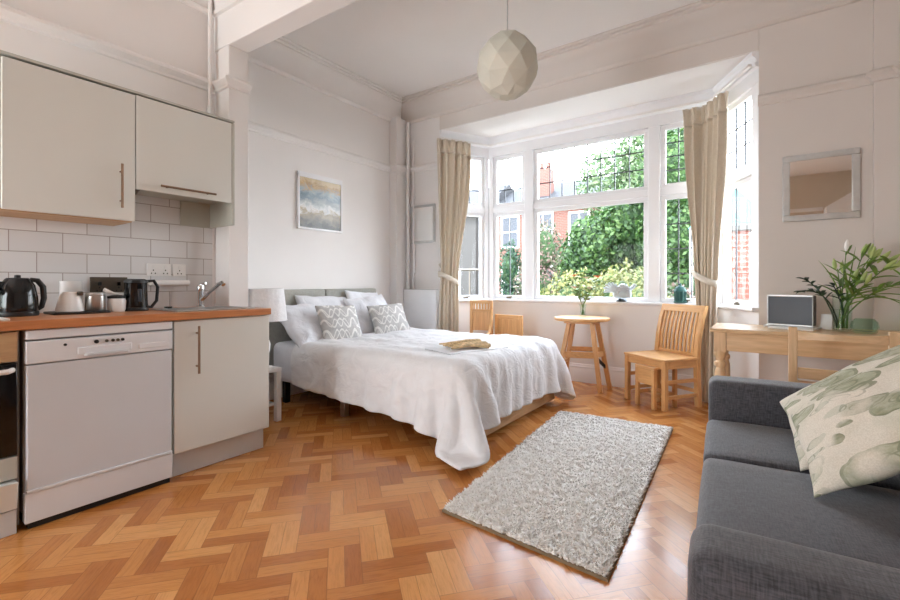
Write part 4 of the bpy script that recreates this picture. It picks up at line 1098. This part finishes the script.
# ------------------------------------------------------------------ rug
def rug():
    c = [(-1.229, 1.66), (-.456, 1.611), (-.545, 3.562), (-1.374, 3.488)]
    cx, cy = sum(p[0] for p in c) / 4, sum(p[1] for p in c) / 4
    root = thing('shag_rug', 'cream shag rug on the parquet between bed and sofa', 'rug', (cx, cy, 0))
    MB().prism([(x - cx, y - cy) for x, y in c], .001, .012).build('backing', 'rugback', root)
    rs = np.random.RandomState(2); n = 60000
    u, v = .012 + .976 * rs.rand(n), .006 + .988 * rs.rand(n)
    A, B, C_, D = [np.array(p) for p in c]
    px = np.outer((1 - u) * (1 - v), A) + np.outer(u * (1 - v), B) + np.outer(u * v, C_) + np.outer((1 - u) * v, D) - np.array([cx, cy])
    vs, fs = [], []
    for k in range(n):
        x, y = px[k]; a = rs.uniform(-PI, PI)
        h = .014 + .010 * rs.rand() + .009 * noise.noise(Vector((x * 26, y * 26, 3))) + .006 * noise.noise(Vector((x * 60, y * 60, 9))); ln_ = .012 + .012 * rs.rand()
        dx, dy = math.cos(a) * ln_, math.sin(a) * ln_; w = .0042 + .0025 * rs.rand(); b = len(vs)
        for t, ww in ((0, 1.0), (.55, 1.1)):
            for q in range(3):
                th = a + 2 * PI * q / 3; vs.append((x + dx * t * t + math.cos(th) * w * ww, y + dy * t * t + math.sin(th) * w * ww, .006 + h * t))
        vs.append((x + dx, y + dy, .006 + h * .93))
        for q in range(3):
            r_ = (q + 1) % 3; fs += [(b + q, b + r_, b + 3 + r_, b + 3 + q), (b + 3 + q, b + 3 + r_, b + 6)]
    me = bpy.data.meshes.new('pile'); me.from_pydata(vs, [], fs); me.materials.append(M['pile'])
    for p in me.polygons: p.use_smooth = True
    o = bpy.data.objects.new('pile', me); COL.objects.link(o); o.parent = root; o['kind'] = 'stuff'
rug()

# ------------------------------------------------------------------ sofa
SA = R(4.0)
sf = thing('sofa', 'charcoal grey fabric sofa with square arms at the right', 'sofa', (-.11, .85, 0), SA)
SL = 1.78; SD = .92
MB().rbox(0.012, SD, .16, SL - .16, .06, .27, .02, 6).build('base', 'sofa', sf)
MB().rbox(0, SD, 0, .165, .05, .605, .038, 9, bulge=(.0, .0, .004)).build('arm', 'sofa', sf)
MB().rbox(0, SD, SL - .19, SL, .05, .605, .038, 9, bulge=(.0, .0, .004)).build('arm', 'sofa', sf)
for i, (a, b) in enumerate(((.17, 1.05), (1.055, SL - .195))):
    MB().rbox(-.005, .68, a, b, .272, .43, .03, 10, bulge=(.004, .0, .018), wob=.003, seed=i).build('seat_cushion', 'sofa', sf)
MB().rbox(.70, SD - .005, .168, SL - .195, .272, .80, .05, 9).build('back', 'sofa', sf)
for x, y in ((.06, .08), (.06, SL - .1), (SD - .06, .08), (SD - .06, SL - .1)):
    MB().lathe([(.016, .001), (.022, .05)], (x, y, 0), 12).build('foot', 'blackm', sf)
# floral cushions
G = 'floral cushions on the sofa'
def frame(e1, e2):
    x = Vector(e2).normalized(); y = Vector(e1); y = (y - x * y.dot(x)).normalized(); z = x.cross(y)
    return Matrix((x, y, z)).transposed().to_euler()
E1, E2 = (0, .43, .17), (.36, -.05, .28)
pillow('cushion', 'cream linen cushion with green leaves, front one on the sofa', 'cushion', .50, .49, .13, (.285, 1.85, .668), frame(E1, E2), 'floral', 9, G, wr=.014)
pillow('cushion', 'cream linen cushion with faint green print, behind the front floral one', 'cushion', .47, .47, .10, (.255, 2.12, .635), frame(E1, E2), 'floral', 12, G, wr=.010)

# ------------------------------------------------------------------ desk corner
DX0, DX1, DY0, DY1 = -.31, 1.35, 3.50, 4.015
dk = thing('desk', 'long pine desk with turned legs against the right wall', 'desk', (.5, 3.78, 0))
MB().box(DX0, DX1, DY0, DY1, .735, .76).build('desktop', M['pine']['x'], dk, world=True, bevel=.006)
MB().box(DX0 + .096, DX1 - .096, DY0 + .03, DY0 + .05, .61, .734).build('apron', M['pine']['x'], dk, world=True, bevel=.002)
MB().box(DX0 + .096, DX1 - .096, DY1 - .06, DY1 - .04, .61, .734).build('apron', M['pine']['x'], dk, world=True, bevel=.002)
for x in (DX0 + .035, DX1 - .055): MB().box(x, x + .02, DY0 + .096, DY1 - .106, .61, .734).build('apron', M['pine']['y'], dk, world=True, bevel=.002)
legp = [(.022, .001), (.028, .03), (.034, .08), (.028, .1), (.024, .12), (.03, .2), (.037, .38), (.034, .46), (.026, .49), (.036, .505), (.036, .525), (.024, .54), (.03, .56), (.04, .58), (.04, .61)]
for x in (DX0 + .06, DX1 - .06):
    for y in (DY0 + .06, DY1 - .07):
        lg = MB().lathe(legp, (x, y, 0), 20); lg.box(x - .035, x + .035, y - .035, y + .035, .60, .733); lg.build('leg', M['pine']['z'], dk, world=True)
# second leaf standing out on the right (drop-leaf edge seen behind the chair)
DZ = .761
tv = thing('monitor', 'small silver edged flat screen on the left part of the desk', 'monitor', (.15, 3.84, DZ), R(-16))
MB().rbox(-.125, .125, -.045, .045, .02, .225, .008, 4).build('case', 'blackm', tv)
m = MB(); 
m.box(-.128, .128, -.054, -.046, .216, .228).box(-.128, .128, -.054, -.046, .016, .028).box(-.128, -.122, -.054, -.046, .028, .216).box(.122, .128, -.054, -.046, .028, .216)
m.build('bezel', 'silver', tv, bevel=.003)
MB().box(-.1215, .1215, -.051, -.0465, .0285, .2155).build('screen', 'screen', tv)
MB().rbox(-.15, .15, -.06, .06, 0, .015, .005, 4).build('stand', 'silver', tv)
m = MB().rbox(-.12, .12, -.035, .035, 0, .012, .005, 4); kb = m.build('notepad', 'card'); kb.location = (.14, 3.70, DZ); kb.rotation_euler = (0, 0, R(-12)); tag(kb, 'thin white pad lying on the desk before the small screen', 'pad')
cd = thing('greeting_card', 'small white folded card standing between screen and vase', 'card', (.335, 3.86, DZ), R(-20))
MB().hull8([(-.03, -.02, 0), (.03, -.02, 0), (.03, -.018, 0), (-.03, -.018, 0)], [(-.03, 0, .1), (.03, 0, .1), (.03, .002, .1), (-.03, .002, .1)]).build('front', 'card', cd)
MB().hull8([(-.03, .02, 0), (.03, .02, 0), (.03, .022, 0), (-.03, .022, 0)], [(-.03, .002, .1), (.03, .002, .1), (.03, .004, .1), (-.03, .004, .1)]).build('back', 'card', cd)
lv = thing('lily_vase', 'clear glass vase of green lilies and long leaves on the desk', 'flowers', (.40, 3.74, DZ))
MB().lathe([(.0, .006), (.042, .006), (.046, 0), (.05, .004), (.05, .22), (.053, .24), (.05, .24), (.046, .22), (.045, .012), (.0, .01)], n=28, cap=False).build('vase', 'vaseglass', lv)
MB().lathe([(.0, .012), (.044, .012), (.045, .14), (.0, .14)], n=24, cap=False).build('water', 'vaseglass', lv)
rs = random.Random(21)
def stalk(tip, mid, lm_n, mat, w, L, budmat=None, leaf_from=.3, nb=1):
    tip, mid = Vector(tip), Vector(mid)
    b0 = Vector((rs.uniform(-.025, .025), rs.uniform(-.025, .025), .02))
    pts = []
    for k in range(9):
        t = k / 8; pts.append(b0 * (1 - t) ** 2 + mid * 2 * t * (1 - t) + tip * t * t)
    MB().tube(pts, [.0055 - .0004 * k for k in range(9)], 7).build('stem', 'stem' if mat != 'leafD' else 'leafD', lv)
    lm = MB()
    for q in range(lm_n):
        t = leaf_from + (1 - leaf_from) * (q + rs.random() * .6) / lm_n; t = min(t, .98)
        k = min(7, int(t * 8)); pp = pts[k].lerp(pts[k + 1], t * 8 - k); dd = (pts[k + 1] - pts[k]).normalized()
        a = q * 2.4 + rs.random(); ra = Vector((math.cos(a), math.sin(a), .15))
        leafblade(lm, pp, dd * .8 + ra, L * rs.uniform(.7, 1.15), w, rs.uniform(.1, .7))
    if lm_n: lm.build('leaves', mat, lv, solid=.0012)
    if budmat:
        bm_ = MB()
        for q in range(nb):
            off = Vector((rs.uniform(-.03, .03), rs.uniform(-.03, .03), rs.uniform(-.03, .02))) if nb > 1 else Vector()
            d = (pts[-1] - pts[-2]).normalized(); s_ = pts[-1] + off
            bm_.tube([s_ - d * .01, s_ + d * .015, s_ + d * .04, s_ + d * .065], [.004, .012, .011, .003], 8)
        bm_.build('buds', budmat, lv)
T = [((.02, .0, .52), (.0, .0, .25), 4, 'leafA', .02, .14, 'card', .5, 1), ((.10, -.02, .50), (.02, 0, .25), 8, 'leafA', .026, .14, 'bud', .4, 3), ((.22, -.04, .42), (.05, 0, .28), 10, 'leafA', .03, .13, 'bud', .4, 5),
     ((.30, -.06, .33), (.08, 0, .26), 10, 'leafA', .03, .13, 'bud', .4, 4), ((.16, .04, .46), (.03, 0, .3), 10, 'leafA', .03, .12, 'bud', .35, 5), ((-.02, .03, .40), (0, 0, .2), 6, 'leafA', .024, .14, 'bud', .4, 2),
     ((-.22, -.06, .25), (-.06, 0, .30), 14, 'leafD', .026, .055, None, .45, 1), ((-.20, .0, .34), (-.08, 0, .28), 10, 'leafD', .026, .05, None, .5, 1), ((-.05, -.05, .3), (0, 0, .2), 8, 'leafD', .025, .06, None, .5, 1), ((.07, -.08, .33), (.02, -.02, .2), 10, 'leafA', .028, .12, 'bud', .4, 3)]
for t in T: stalk(*t)
lm = MB()
for d, L, dr in (((.5, -.1, .55), .34, 1.3), ((.7, -.1, .5), .36, 1.6), ((.35, .0, .9), .36, .3), ((.9, .0, .35), .32, .9), ((-.25, 0, 1), .28, .9), ((.12, 0, 1), .34, .05), ((.8, .1, .45), .38, 1.0), ((-.1, -.1, 1), .26, .2)):
    leafblade(lm, (rs.uniform(-.03, .04), rs.uniform(-.03, .03), .2), d, L, .02, dr, n=10)
lm.build('long_leaves', 'leafA', lv, solid=.0012)
gbw = thing('glass_bowl', 'pale green glass bowl beside the lily vase', 'bowl', (.50, 3.70, DZ))
MB().lathe([(.0, .004), (.05, .0), (.058, .006), (.068, .04), (.062, .07), (.045, .09), (.04, .09), (.057, .07), (.062, .04), (.05, .012), (.0, .01)], n=28, cap=False).build('bowl', 'greenglass', gbw)

# desk chair seen from behind
dc = thing('desk_chair', 'pine chair with curved top rail pushed up to the desk', 'chair', (.335, 3.27, 0), R(-3))
W = .40
for s in (-1, 1):
    x = s * W / 2
    MB().box(x - .02, x + .02, -.19, -.16, .001, .825).build('back_post', M['pine']['z'], dc, bevel=.004)
    MB().box(x - .018, x + .018, .16, .195, .001, .44).build('leg', M['pine']['z'], dc, bevel=.003)
    MB().box(x - .01, x + .01, -.155, .155, .2, .23).build('stretcher', M['pine']['y'], dc, bevel=.002)
MB().box(-W / 2 - .025, W / 2 + .025, -.155, .21, .441, .468).build('seat', M['pine']['x'], dc, bevel=.005)
m = MB(); n = 12
for k in range(n):
    x0, x1 = -W / 2 + .021 + (W - .042) * k / n, -W / 2 + .021 + (W - .042) * (k + 1) / n
    g = lambda x: -.175 - .05 * (1 - (x / (W / 2)) ** 2); h0 = lambda x: .775 + .012 * (1 - (x / (W / 2)) ** 2); t0 = lambda x: .81 - .012 * (1 - (x / (W / 2)) ** 2)
    m.hull8([(x0, g(x0) - .01, h0(x0) - .02), (x1, g(x1) - .01, h0(x1) - .02), (x1, g(x1) + .01, h0(x1) - .02), (x0, g(x0) + .01, h0(x0) - .02)], [(x0, g(x0) - .01, t0(x0)), (x1, g(x1) - .01, t0(x1)), (x1, g(x1) + .01, t0(x1)), (x0, g(x0) + .01, t0(x0))])
m.build('top_rail', M['pine']['x'], dc)
MB().box(-W / 2 + .021, W / 2 - .021, -.185, -.165, .545, .605).build('lower_rail', M['pine']['x'], dc, bevel=.003)
MB().box(-W / 2 + .02, W / 2 - .02, -.185, -.165, .2, .23).build('stretcher', M['pine']['x'], dc, bevel=.002)

# ------------------------------------------------------------------ pendant
pd = thing('pendant_light', 'pale faceted paper pendant lamp hanging from the ceiling', 'lamp', (-1.28, 2.4, 2.20))
MB().tube([(0, 0, .38), (0, 0, .6), (.004, 0, .9), (0, 0, 1.07)], .0035, 8).build('cord', 'silver', pd)
MB().lathe([(.045, 1.075), (.05, 1.09), (.05, 1.099)], n=20).build('ceiling_rose', 'white', pd)
m = MB(); nseg = 10
rings = [(.05, .372, 0), (.118, .345, .5), (.17, .275, 0), (.19, .19, .5), (.172, .105, 0), (.115, .035, .5), (.05, .004, 0)]
vs = []; fs = []
for r, z, o_ in rings:
    nn = 9
    for k in range(nn): a = 2 * PI * (k + o_) / nn + .35; vs.append((r * math.cos(a), r * math.sin(a), z + (.006 * math.sin(3 * a + r * 40))))
nn = 9
for i in range(len(rings) - 1):
    for k in range(nn):
        a, b = i * nn + k, i * nn + (k + 1) % nn; c_, d_ = (i + 1) * nn + k, (i + 1) * nn + (k + 1) % nn
        if rings[i][2] == 0: fs += [(a, b, c_), (b, d_, c_)]
        else: fs += [(a, b, d_), (a, d_, c_)]
fs.append(tuple((len(rings) - 1) * nn + k for k in range(nn)))
m.add(vs, fs); m.build('shade', 'shade', pd, smooth=5, solid=.003)
MB().lathe([(.02, .33), (.02, .385)], n=14).build('lamp_holder', 'white', pd)

# ------------------------------------------------------------------ outside
struct('garden_ground', MB().box(-45, 30, 4.95, 70, -.9, -.8), 'gnd')
struct('garden_path', MB().box(-45, 30, 10.5, 14.5, -.8, -.78), 'pave')
def foliage(name, label, cat, loc, blobs, n, size, mat, seed, trunk=None, group=None, core=True):
    root = thing(name, label, cat, loc, 0, group); rs = np.random.RandomState(seed); vs, fs = [], []
    vol = np.array([b[3] * b[4] * b[5] for b in blobs]) ** .67; vol = vol / vol.sum()
    for bi, b in enumerate(blobs):
        k = int(n * vol[bi]); d = rs.randn(k, 3); d /= np.linalg.norm(d, axis=1)[:, None]
        rr = 1 - .38 * rs.rand(k) ** 1.6
        for q in range(k):
            bmp = 1 + .22 * noise.noise(Vector(d[q]) * 2.4 + Vector((seed, bi, 0)))
            p = Vector((b[0] + d[q][0] * b[3] * rr[q] * bmp, b[1] + d[q][1] * b[4] * rr[q] * bmp, b[2] + d[q][2] * b[5] * rr[q] * bmp))
            nr = (Vector(d[q]) + Vector(rs.randn(3)) * .55).normalized(); t = nr.cross(Vector(rs.randn(3))).normalized(); s = nr.cross(t)
            L = size * (.6 + .8 * rs.rand()); i0 = len(vs)
            vs += [p - t * L * .5, p + s * L * .28, p + t * L * .5, p - s * L * .28]; fs.append((i0, i0 + 1, i0 + 2, i0 + 3))
    me = bpy.data.meshes.new('leaves'); me.from_pydata([tuple(v) for v in vs], [], fs); me.materials.append(M[mat])
    o = bpy.data.objects.new('leaves', me); COL.objects.link(o); o.parent = root
    if core:
        m = MB()
        for b in blobs:
            m.M = Matrix.Translation((b[0], b[1], b[2])) @ Matrix.Diagonal((b[3] * .62, b[4] * .62, b[5] * .62, 1))
            m.lathe([(math.sin(PI * k / 8) + 1e-4, -math.cos(PI * k / 8)) for k in range(9)], n=12)
        m.build('inner_twigs', 'lf_core', root)
    if trunk:
        MB().tube(trunk[0], trunk[1], 9).build('trunk', 'bark', root)
    return root
foliage('garden_shrub', 'golden green rounded shrub outside the big window, left one', 'shrub', (-2.62, 7.2, -.8), [(0, 0, 1.45, .55, .5, .62), (-.35, .1, 1.1, .5, .5, .6), (.2, 0, .7, .7, .6, .7)], 7140, 0.074, 'lf_gold', 1, ([(0, 0, 0), (0, 0, 1.2)], [.06, .03]), 'shrubs outside the bay')
foliage('garden_shrub', 'golden green rounded shrub outside the big window, right one', 'shrub', (-1.85, 7.3, -.8), [(0, 0, 1.5, .62, .5, .66), (.4, .1, 1.2, .5, .5, .6), (0, 0, .7, .8, .6, .7)], 7820, 0.074, 'lf_gold', 2, ([(0, 0, 0), (0, 0, 1.2)], [.06, .03]), 'shrubs outside the bay')
foliage('garden_shrub', 'pink flowering shrub outside the right casement behind the lantern', 'shrub', (-1.1, 7.6, -.8), [(0, 0, 1.25, .5, .4, .6), (.3, 0, .8, .6, .5, .7)], 4420, 0.067, 'lf_pink', 3, ([(0, 0, 0), (0, 0, 1.1)], [.05, .03]), 'shrubs outside the bay')
foliage('garden_shrub', 'reddish leaved shrub at the left of the big window', 'shrub', (-4.0, 9.2, -.8), [(0, 0, 2.6, .42, .4, .7), (-.15, 0, 1.7, .55, .5, .8), (0, 0, .8, .5, .5, .8)], 4420, 0.081, 'lf_pink', 4, ([(0, 0, 0), (0, 0, 2.4)], [.06, .03]), 'shrubs outside the bay')
foliage('garden_shrub', 'narrow green shrub outside the left front casement', 'shrub', (-5.05, 9.6, -.8), [(0, 0, 2.2, .32, .3, .7), (.1, 0, 1.2, .4, .4, .8)], 2550, 0.081, 'lf_dark', 5, ([(0, 0, 0), (0, 0, 2.0)], [.05, .03]), 'shrubs outside the bay')
foliage('garden_shrub', 'low pink shrub below the narrow green one outside the left casement', 'shrub', (-4.6, 8.4, -.8), [(0, 0, 1.1, .45, .4, .5), (.1, 0, .6, .5, .5, .6)], 2550, 0.067, 'lf_pink', 6, ([(0, 0, 0), (0, 0, .9)], [.05, .03]), 'shrubs outside the bay')
foliage('garden_tree', 'bushy bright green tree filling the big lower window', 'tree', (-3.9, 13, -.8), [(0, 0, 2.9, 1.1, 1, 1.0), (-.5, 0, 2.3, .9, .9, .9), (.8, .1, 3.4, .9, .9, 1.1), (.3, 0, 1.5, 1.4, 1.1, 1.0)], 13600, 0.141, 'lf_tree', 7, ([(0, 0, 0), (0, 0, 2.4)], [.15, .08]), 'trees outside the bay')
foliage('garden_tree', 'dark blue-green tree at the right edge of the big window', 'tree', (-2.55, 13.6, -.8), [(0, 0, 3.2, .9, .9, 1.6), (.3, 0, 1.8, 1.0, .9, 1.4)], 8840, 0.141, 'lf_dark', 8, ([(0, 0, 0), (0, 0, 3)], [.15, .08]), 'trees outside the bay')
foliage('garden_tree', 'tall airy tree seen through the leaded top light', 'tree', (-5.4, 20, -.8), [(0, 0, 6.2, 1.6, 1.5, 1.7), (1.6, 0, 5.2, 1.5, 1.4, 1.6), (.8, .5, 3.4, 2.0, 1.5, 1.6)], 8840, 0.192, 'lf_pale', 9, ([(0, 0, 0), (.2, 0, 5)], [.2, .08]), 'trees outside the bay', core=False)
foliage('garden_tree', 'tall airy tree at the right end of the leaded top light', 'tree', (-3.6, 19, -.8), [(0, 0, 6.6, 1.4, 1.3, 1.9), (-.6, 0, 4.6, 1.6, 1.4, 1.7)], 8160, 0.192, 'lf_pale', 10, ([(0, 0, 0), (0, 0, 5.5)], [.2, .08]), 'trees outside the bay', core=False)
foliage('garden_tree', 'green tree outside the leaded right casement', 'tree', (-1.75, 12, -.8), [(0, 0, 4.6, .9, .9, 1.3), (.1, 0, 3.0, 1.0, .9, 1.3), (0, 0, 1.6, 1.0, .9, 1.1)], 9520, 0.126, 'lf_tree', 11, ([(0, 0, 0), (0, 0, 4)], [.13, .06]), 'trees outside the bay')

def house(label, x0, x1, y, zb, ze, zr, mat, wins, chim, depth=7):
    h = thing('house', label, 'house', ((x0 + x1) / 2, y + depth / 2, zb))
    MB().box(x0, x1, y, y + depth, zb, ze).build('wall', mat, h, world=True)
    m = MB(); ym = y + depth / 2
    m.add([(x0 - .3, y - .35, ze - .1), (x1 + .3, y - .35, ze - .1), (x1 + .3, ym, zr), (x0 - .3, ym, zr), (x1 + .3, y + depth + .3, ze - .1), (x0 - .3, y + depth + .3, ze - .1)],
          [(0, 1, 2, 3), (3, 2, 4, 5), (0, 3, 5), (1, 4, 2), (0, 5, 4, 1)])
    m.build('roof', 'slate', h, world=True)
    for (a, b, c, d) in wins:
        m = MB(); f = .09
        m.box(a, b, y - .06, y, c, c + f).box(a, b, y - .06, y, d - f, d).box(a, a + f, y - .06, y, c + f, d - f).box(b - f, b, y - .06, y, c + f, d - f)
        m.box((a + b) / 2 - .03, (a + b) / 2 + .03, y - .05, y, c + f, d - f).box(a + f, b - f, y - .05, y, (c + d) / 2 - .03, (c + d) / 2 + .03)
        w = m.build('window', 'frame', h, world=True)
        MB().box(a + f * .5, b - f * .5, y - .03, y - .005, c + f * .5, d - f * .5).build('pane', 'screen', w, world=True)
    for (a, b, c) in chim:
        q = MB().box(a, b, ym - 2.2, ym - 1.5, ze, c).build('chimney', 'brickc', h, world=True)
        for k in range(2): MB().lathe([(.12, 0), (.1, .4)], (a + (b - a) * (k + .5) / 2, ym - 1.85, c), 10).build('chimney_pot', 'brickc', q, world=True)
    return h
house('red brick house with slate roof behind the garden trees', -12.6, -6.6, 22, -.8, 5.2, 7.1, 'brick',
      [(-12.1, -11.0, 3.0, 4.8), (-10.2, -9.0, 3.0, 4.8), (-8.2, -7.1, 2.9, 4.7), (-12.1, -11.0, .2, 2.0), (-10.2, -9.0, .2, 2.0)], [(-10.6, -9.8, 7.5)])
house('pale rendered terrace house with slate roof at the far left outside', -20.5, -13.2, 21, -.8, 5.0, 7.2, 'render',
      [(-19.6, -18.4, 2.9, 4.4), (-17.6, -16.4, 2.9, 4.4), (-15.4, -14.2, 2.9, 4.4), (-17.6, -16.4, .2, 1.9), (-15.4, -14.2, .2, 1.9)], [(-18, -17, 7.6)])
# railing seen through the left cant
rl = thing('railing', 'dark metal railing outside the left cant window', 'railing', (-6.6, 9.0, -.8))
for z in (.6, 1.5, 2.2): MB().tube([(-.9, -.4, z), (.9, .4, z)], .025, 8).build('rail', 'socket', rl)
for k in range(7):
    t = k / 6; MB().tube([(-.9 + 1.8 * t, -.4 + .8 * t, 0), (-.9 + 1.8 * t, -.4 + .8 * t, 2.25)], .018, 6).build('bar', 'socket', rl)
# brick gate pier and teal canopy seen through the right cant
gp = thing('garden_pier', 'red brick garden pier outside the right cant window', 'pier', (-.42, 8.6, -.8))
MB().box(-.22, .22, -.2, .2, 0, 2.7).build('shaft', 'brick', gp)
MB().box(-.27, .27, -.25, .25, 2.7, 2.8).build('cap', 'pave', gp, bevel=.02)
gc = thing('garden_canopy', 'pale teal garden canopy on slim posts behind the brick pier', 'canopy', (-.5, 10.2, -.8))
MB().hull8([(-.7, -.7, 2.9), (.7, -.7, 2.9), (.7, .7, 2.9), (-.7, .7, 2.9)], [(-.05, -.05, 3.7), (.05, -.05, 3.7), (.05, .05, 3.7), (-.05, .05, 3.7)]).build('roof', 'teal', gc)
for x in (-.65, .65):
    for y in (-.65, .65): MB().tube([(x, y, 0), (x, y, 2.9)], .03, 8).build('post', 'whitem', gc)

# ------------------------------------------------------------------ light
w = bpy.data.worlds.new('sky'); scn.world = w; w.use_nodes = True
nt = w.node_tree; bg = nt.nodes['Background']
tc = nt.nodes.new('ShaderNodeTexCoord'); sp = nt.nodes.new('ShaderNodeSeparateXYZ'); rp = nt.nodes.new('ShaderNodeValToRGB')
nt.links.new(tc.outputs['Generated'], sp.inputs[0]); nt.links.new(sp.outputs[2], rp.inputs[0]); nt.links.new(rp.outputs[0], bg.inputs[0])
e = rp.color_ramp.elements
e[0].position = 0; e[0].color = (.94, .98, 1, 1); e[1].position = .7; e[1].color = (.72, .84, 1, 1)
bg.inputs[1].default_value = 5.0
sd = bpy.data.lights.new('sun', 'SUN'); so = bpy.data.objects.new('sun', sd); COL.objects.link(so)
sd.energy = 2.6; sd.angle = R(1.5); sd.color = (1, .95, .87)
so.rotation_euler = Vector((-.45, .5, -.75)).to_track_quat('-Z', 'Y').to_euler()

def portal(loc, rot, sx, sy):
    d = bpy.data.lights.new('light_portal', 'AREA'); d.shape = 'RECTANGLE'; d.size = sx; d.size_y = sy; d.cycles.is_portal = True
    o = bpy.data.objects.new('light_portal', d); COL.objects.link(o); o.location = loc; o.rotation_euler = rot
portal((-1.57, 4.9, 1.76), (R(-90), 0, 0), 2.4, 1.9)
aL = math.atan2(.59, .32)
portal((-2.94 - .13, 4.435 + .09, 1.76), (R(-90), 0, aL), .7, 1.9)
portal((-.20 + .13, 4.435 + .09, 1.76), (R(-90), 0, -aL), .7, 1.9)
portal((-2.55, YR - .11, 1.05), (R(90), 0, 0), 1.3, 2.1)
scn.view_settings.view_transform = 'Standard'
scn.view_settings.look = 'None'
scn.view_settings.exposure = 1.58
scn.cycles.max_bounces = 10; scn.cycles.diffuse_bounces = 6; scn.cycles.transparent_max_bounces = 16
scn.cycles.use_denoising = True
scn.cycles.denoiser = 'OPENIMAGEDENOISE'; scn.cycles.denoising_input_passes = 'RGB_ALBEDO_NORMAL'; scn.cycles.denoising_prefilter = 'ACCURATE'
scn.cycles.sample_clamp_indirect = 8
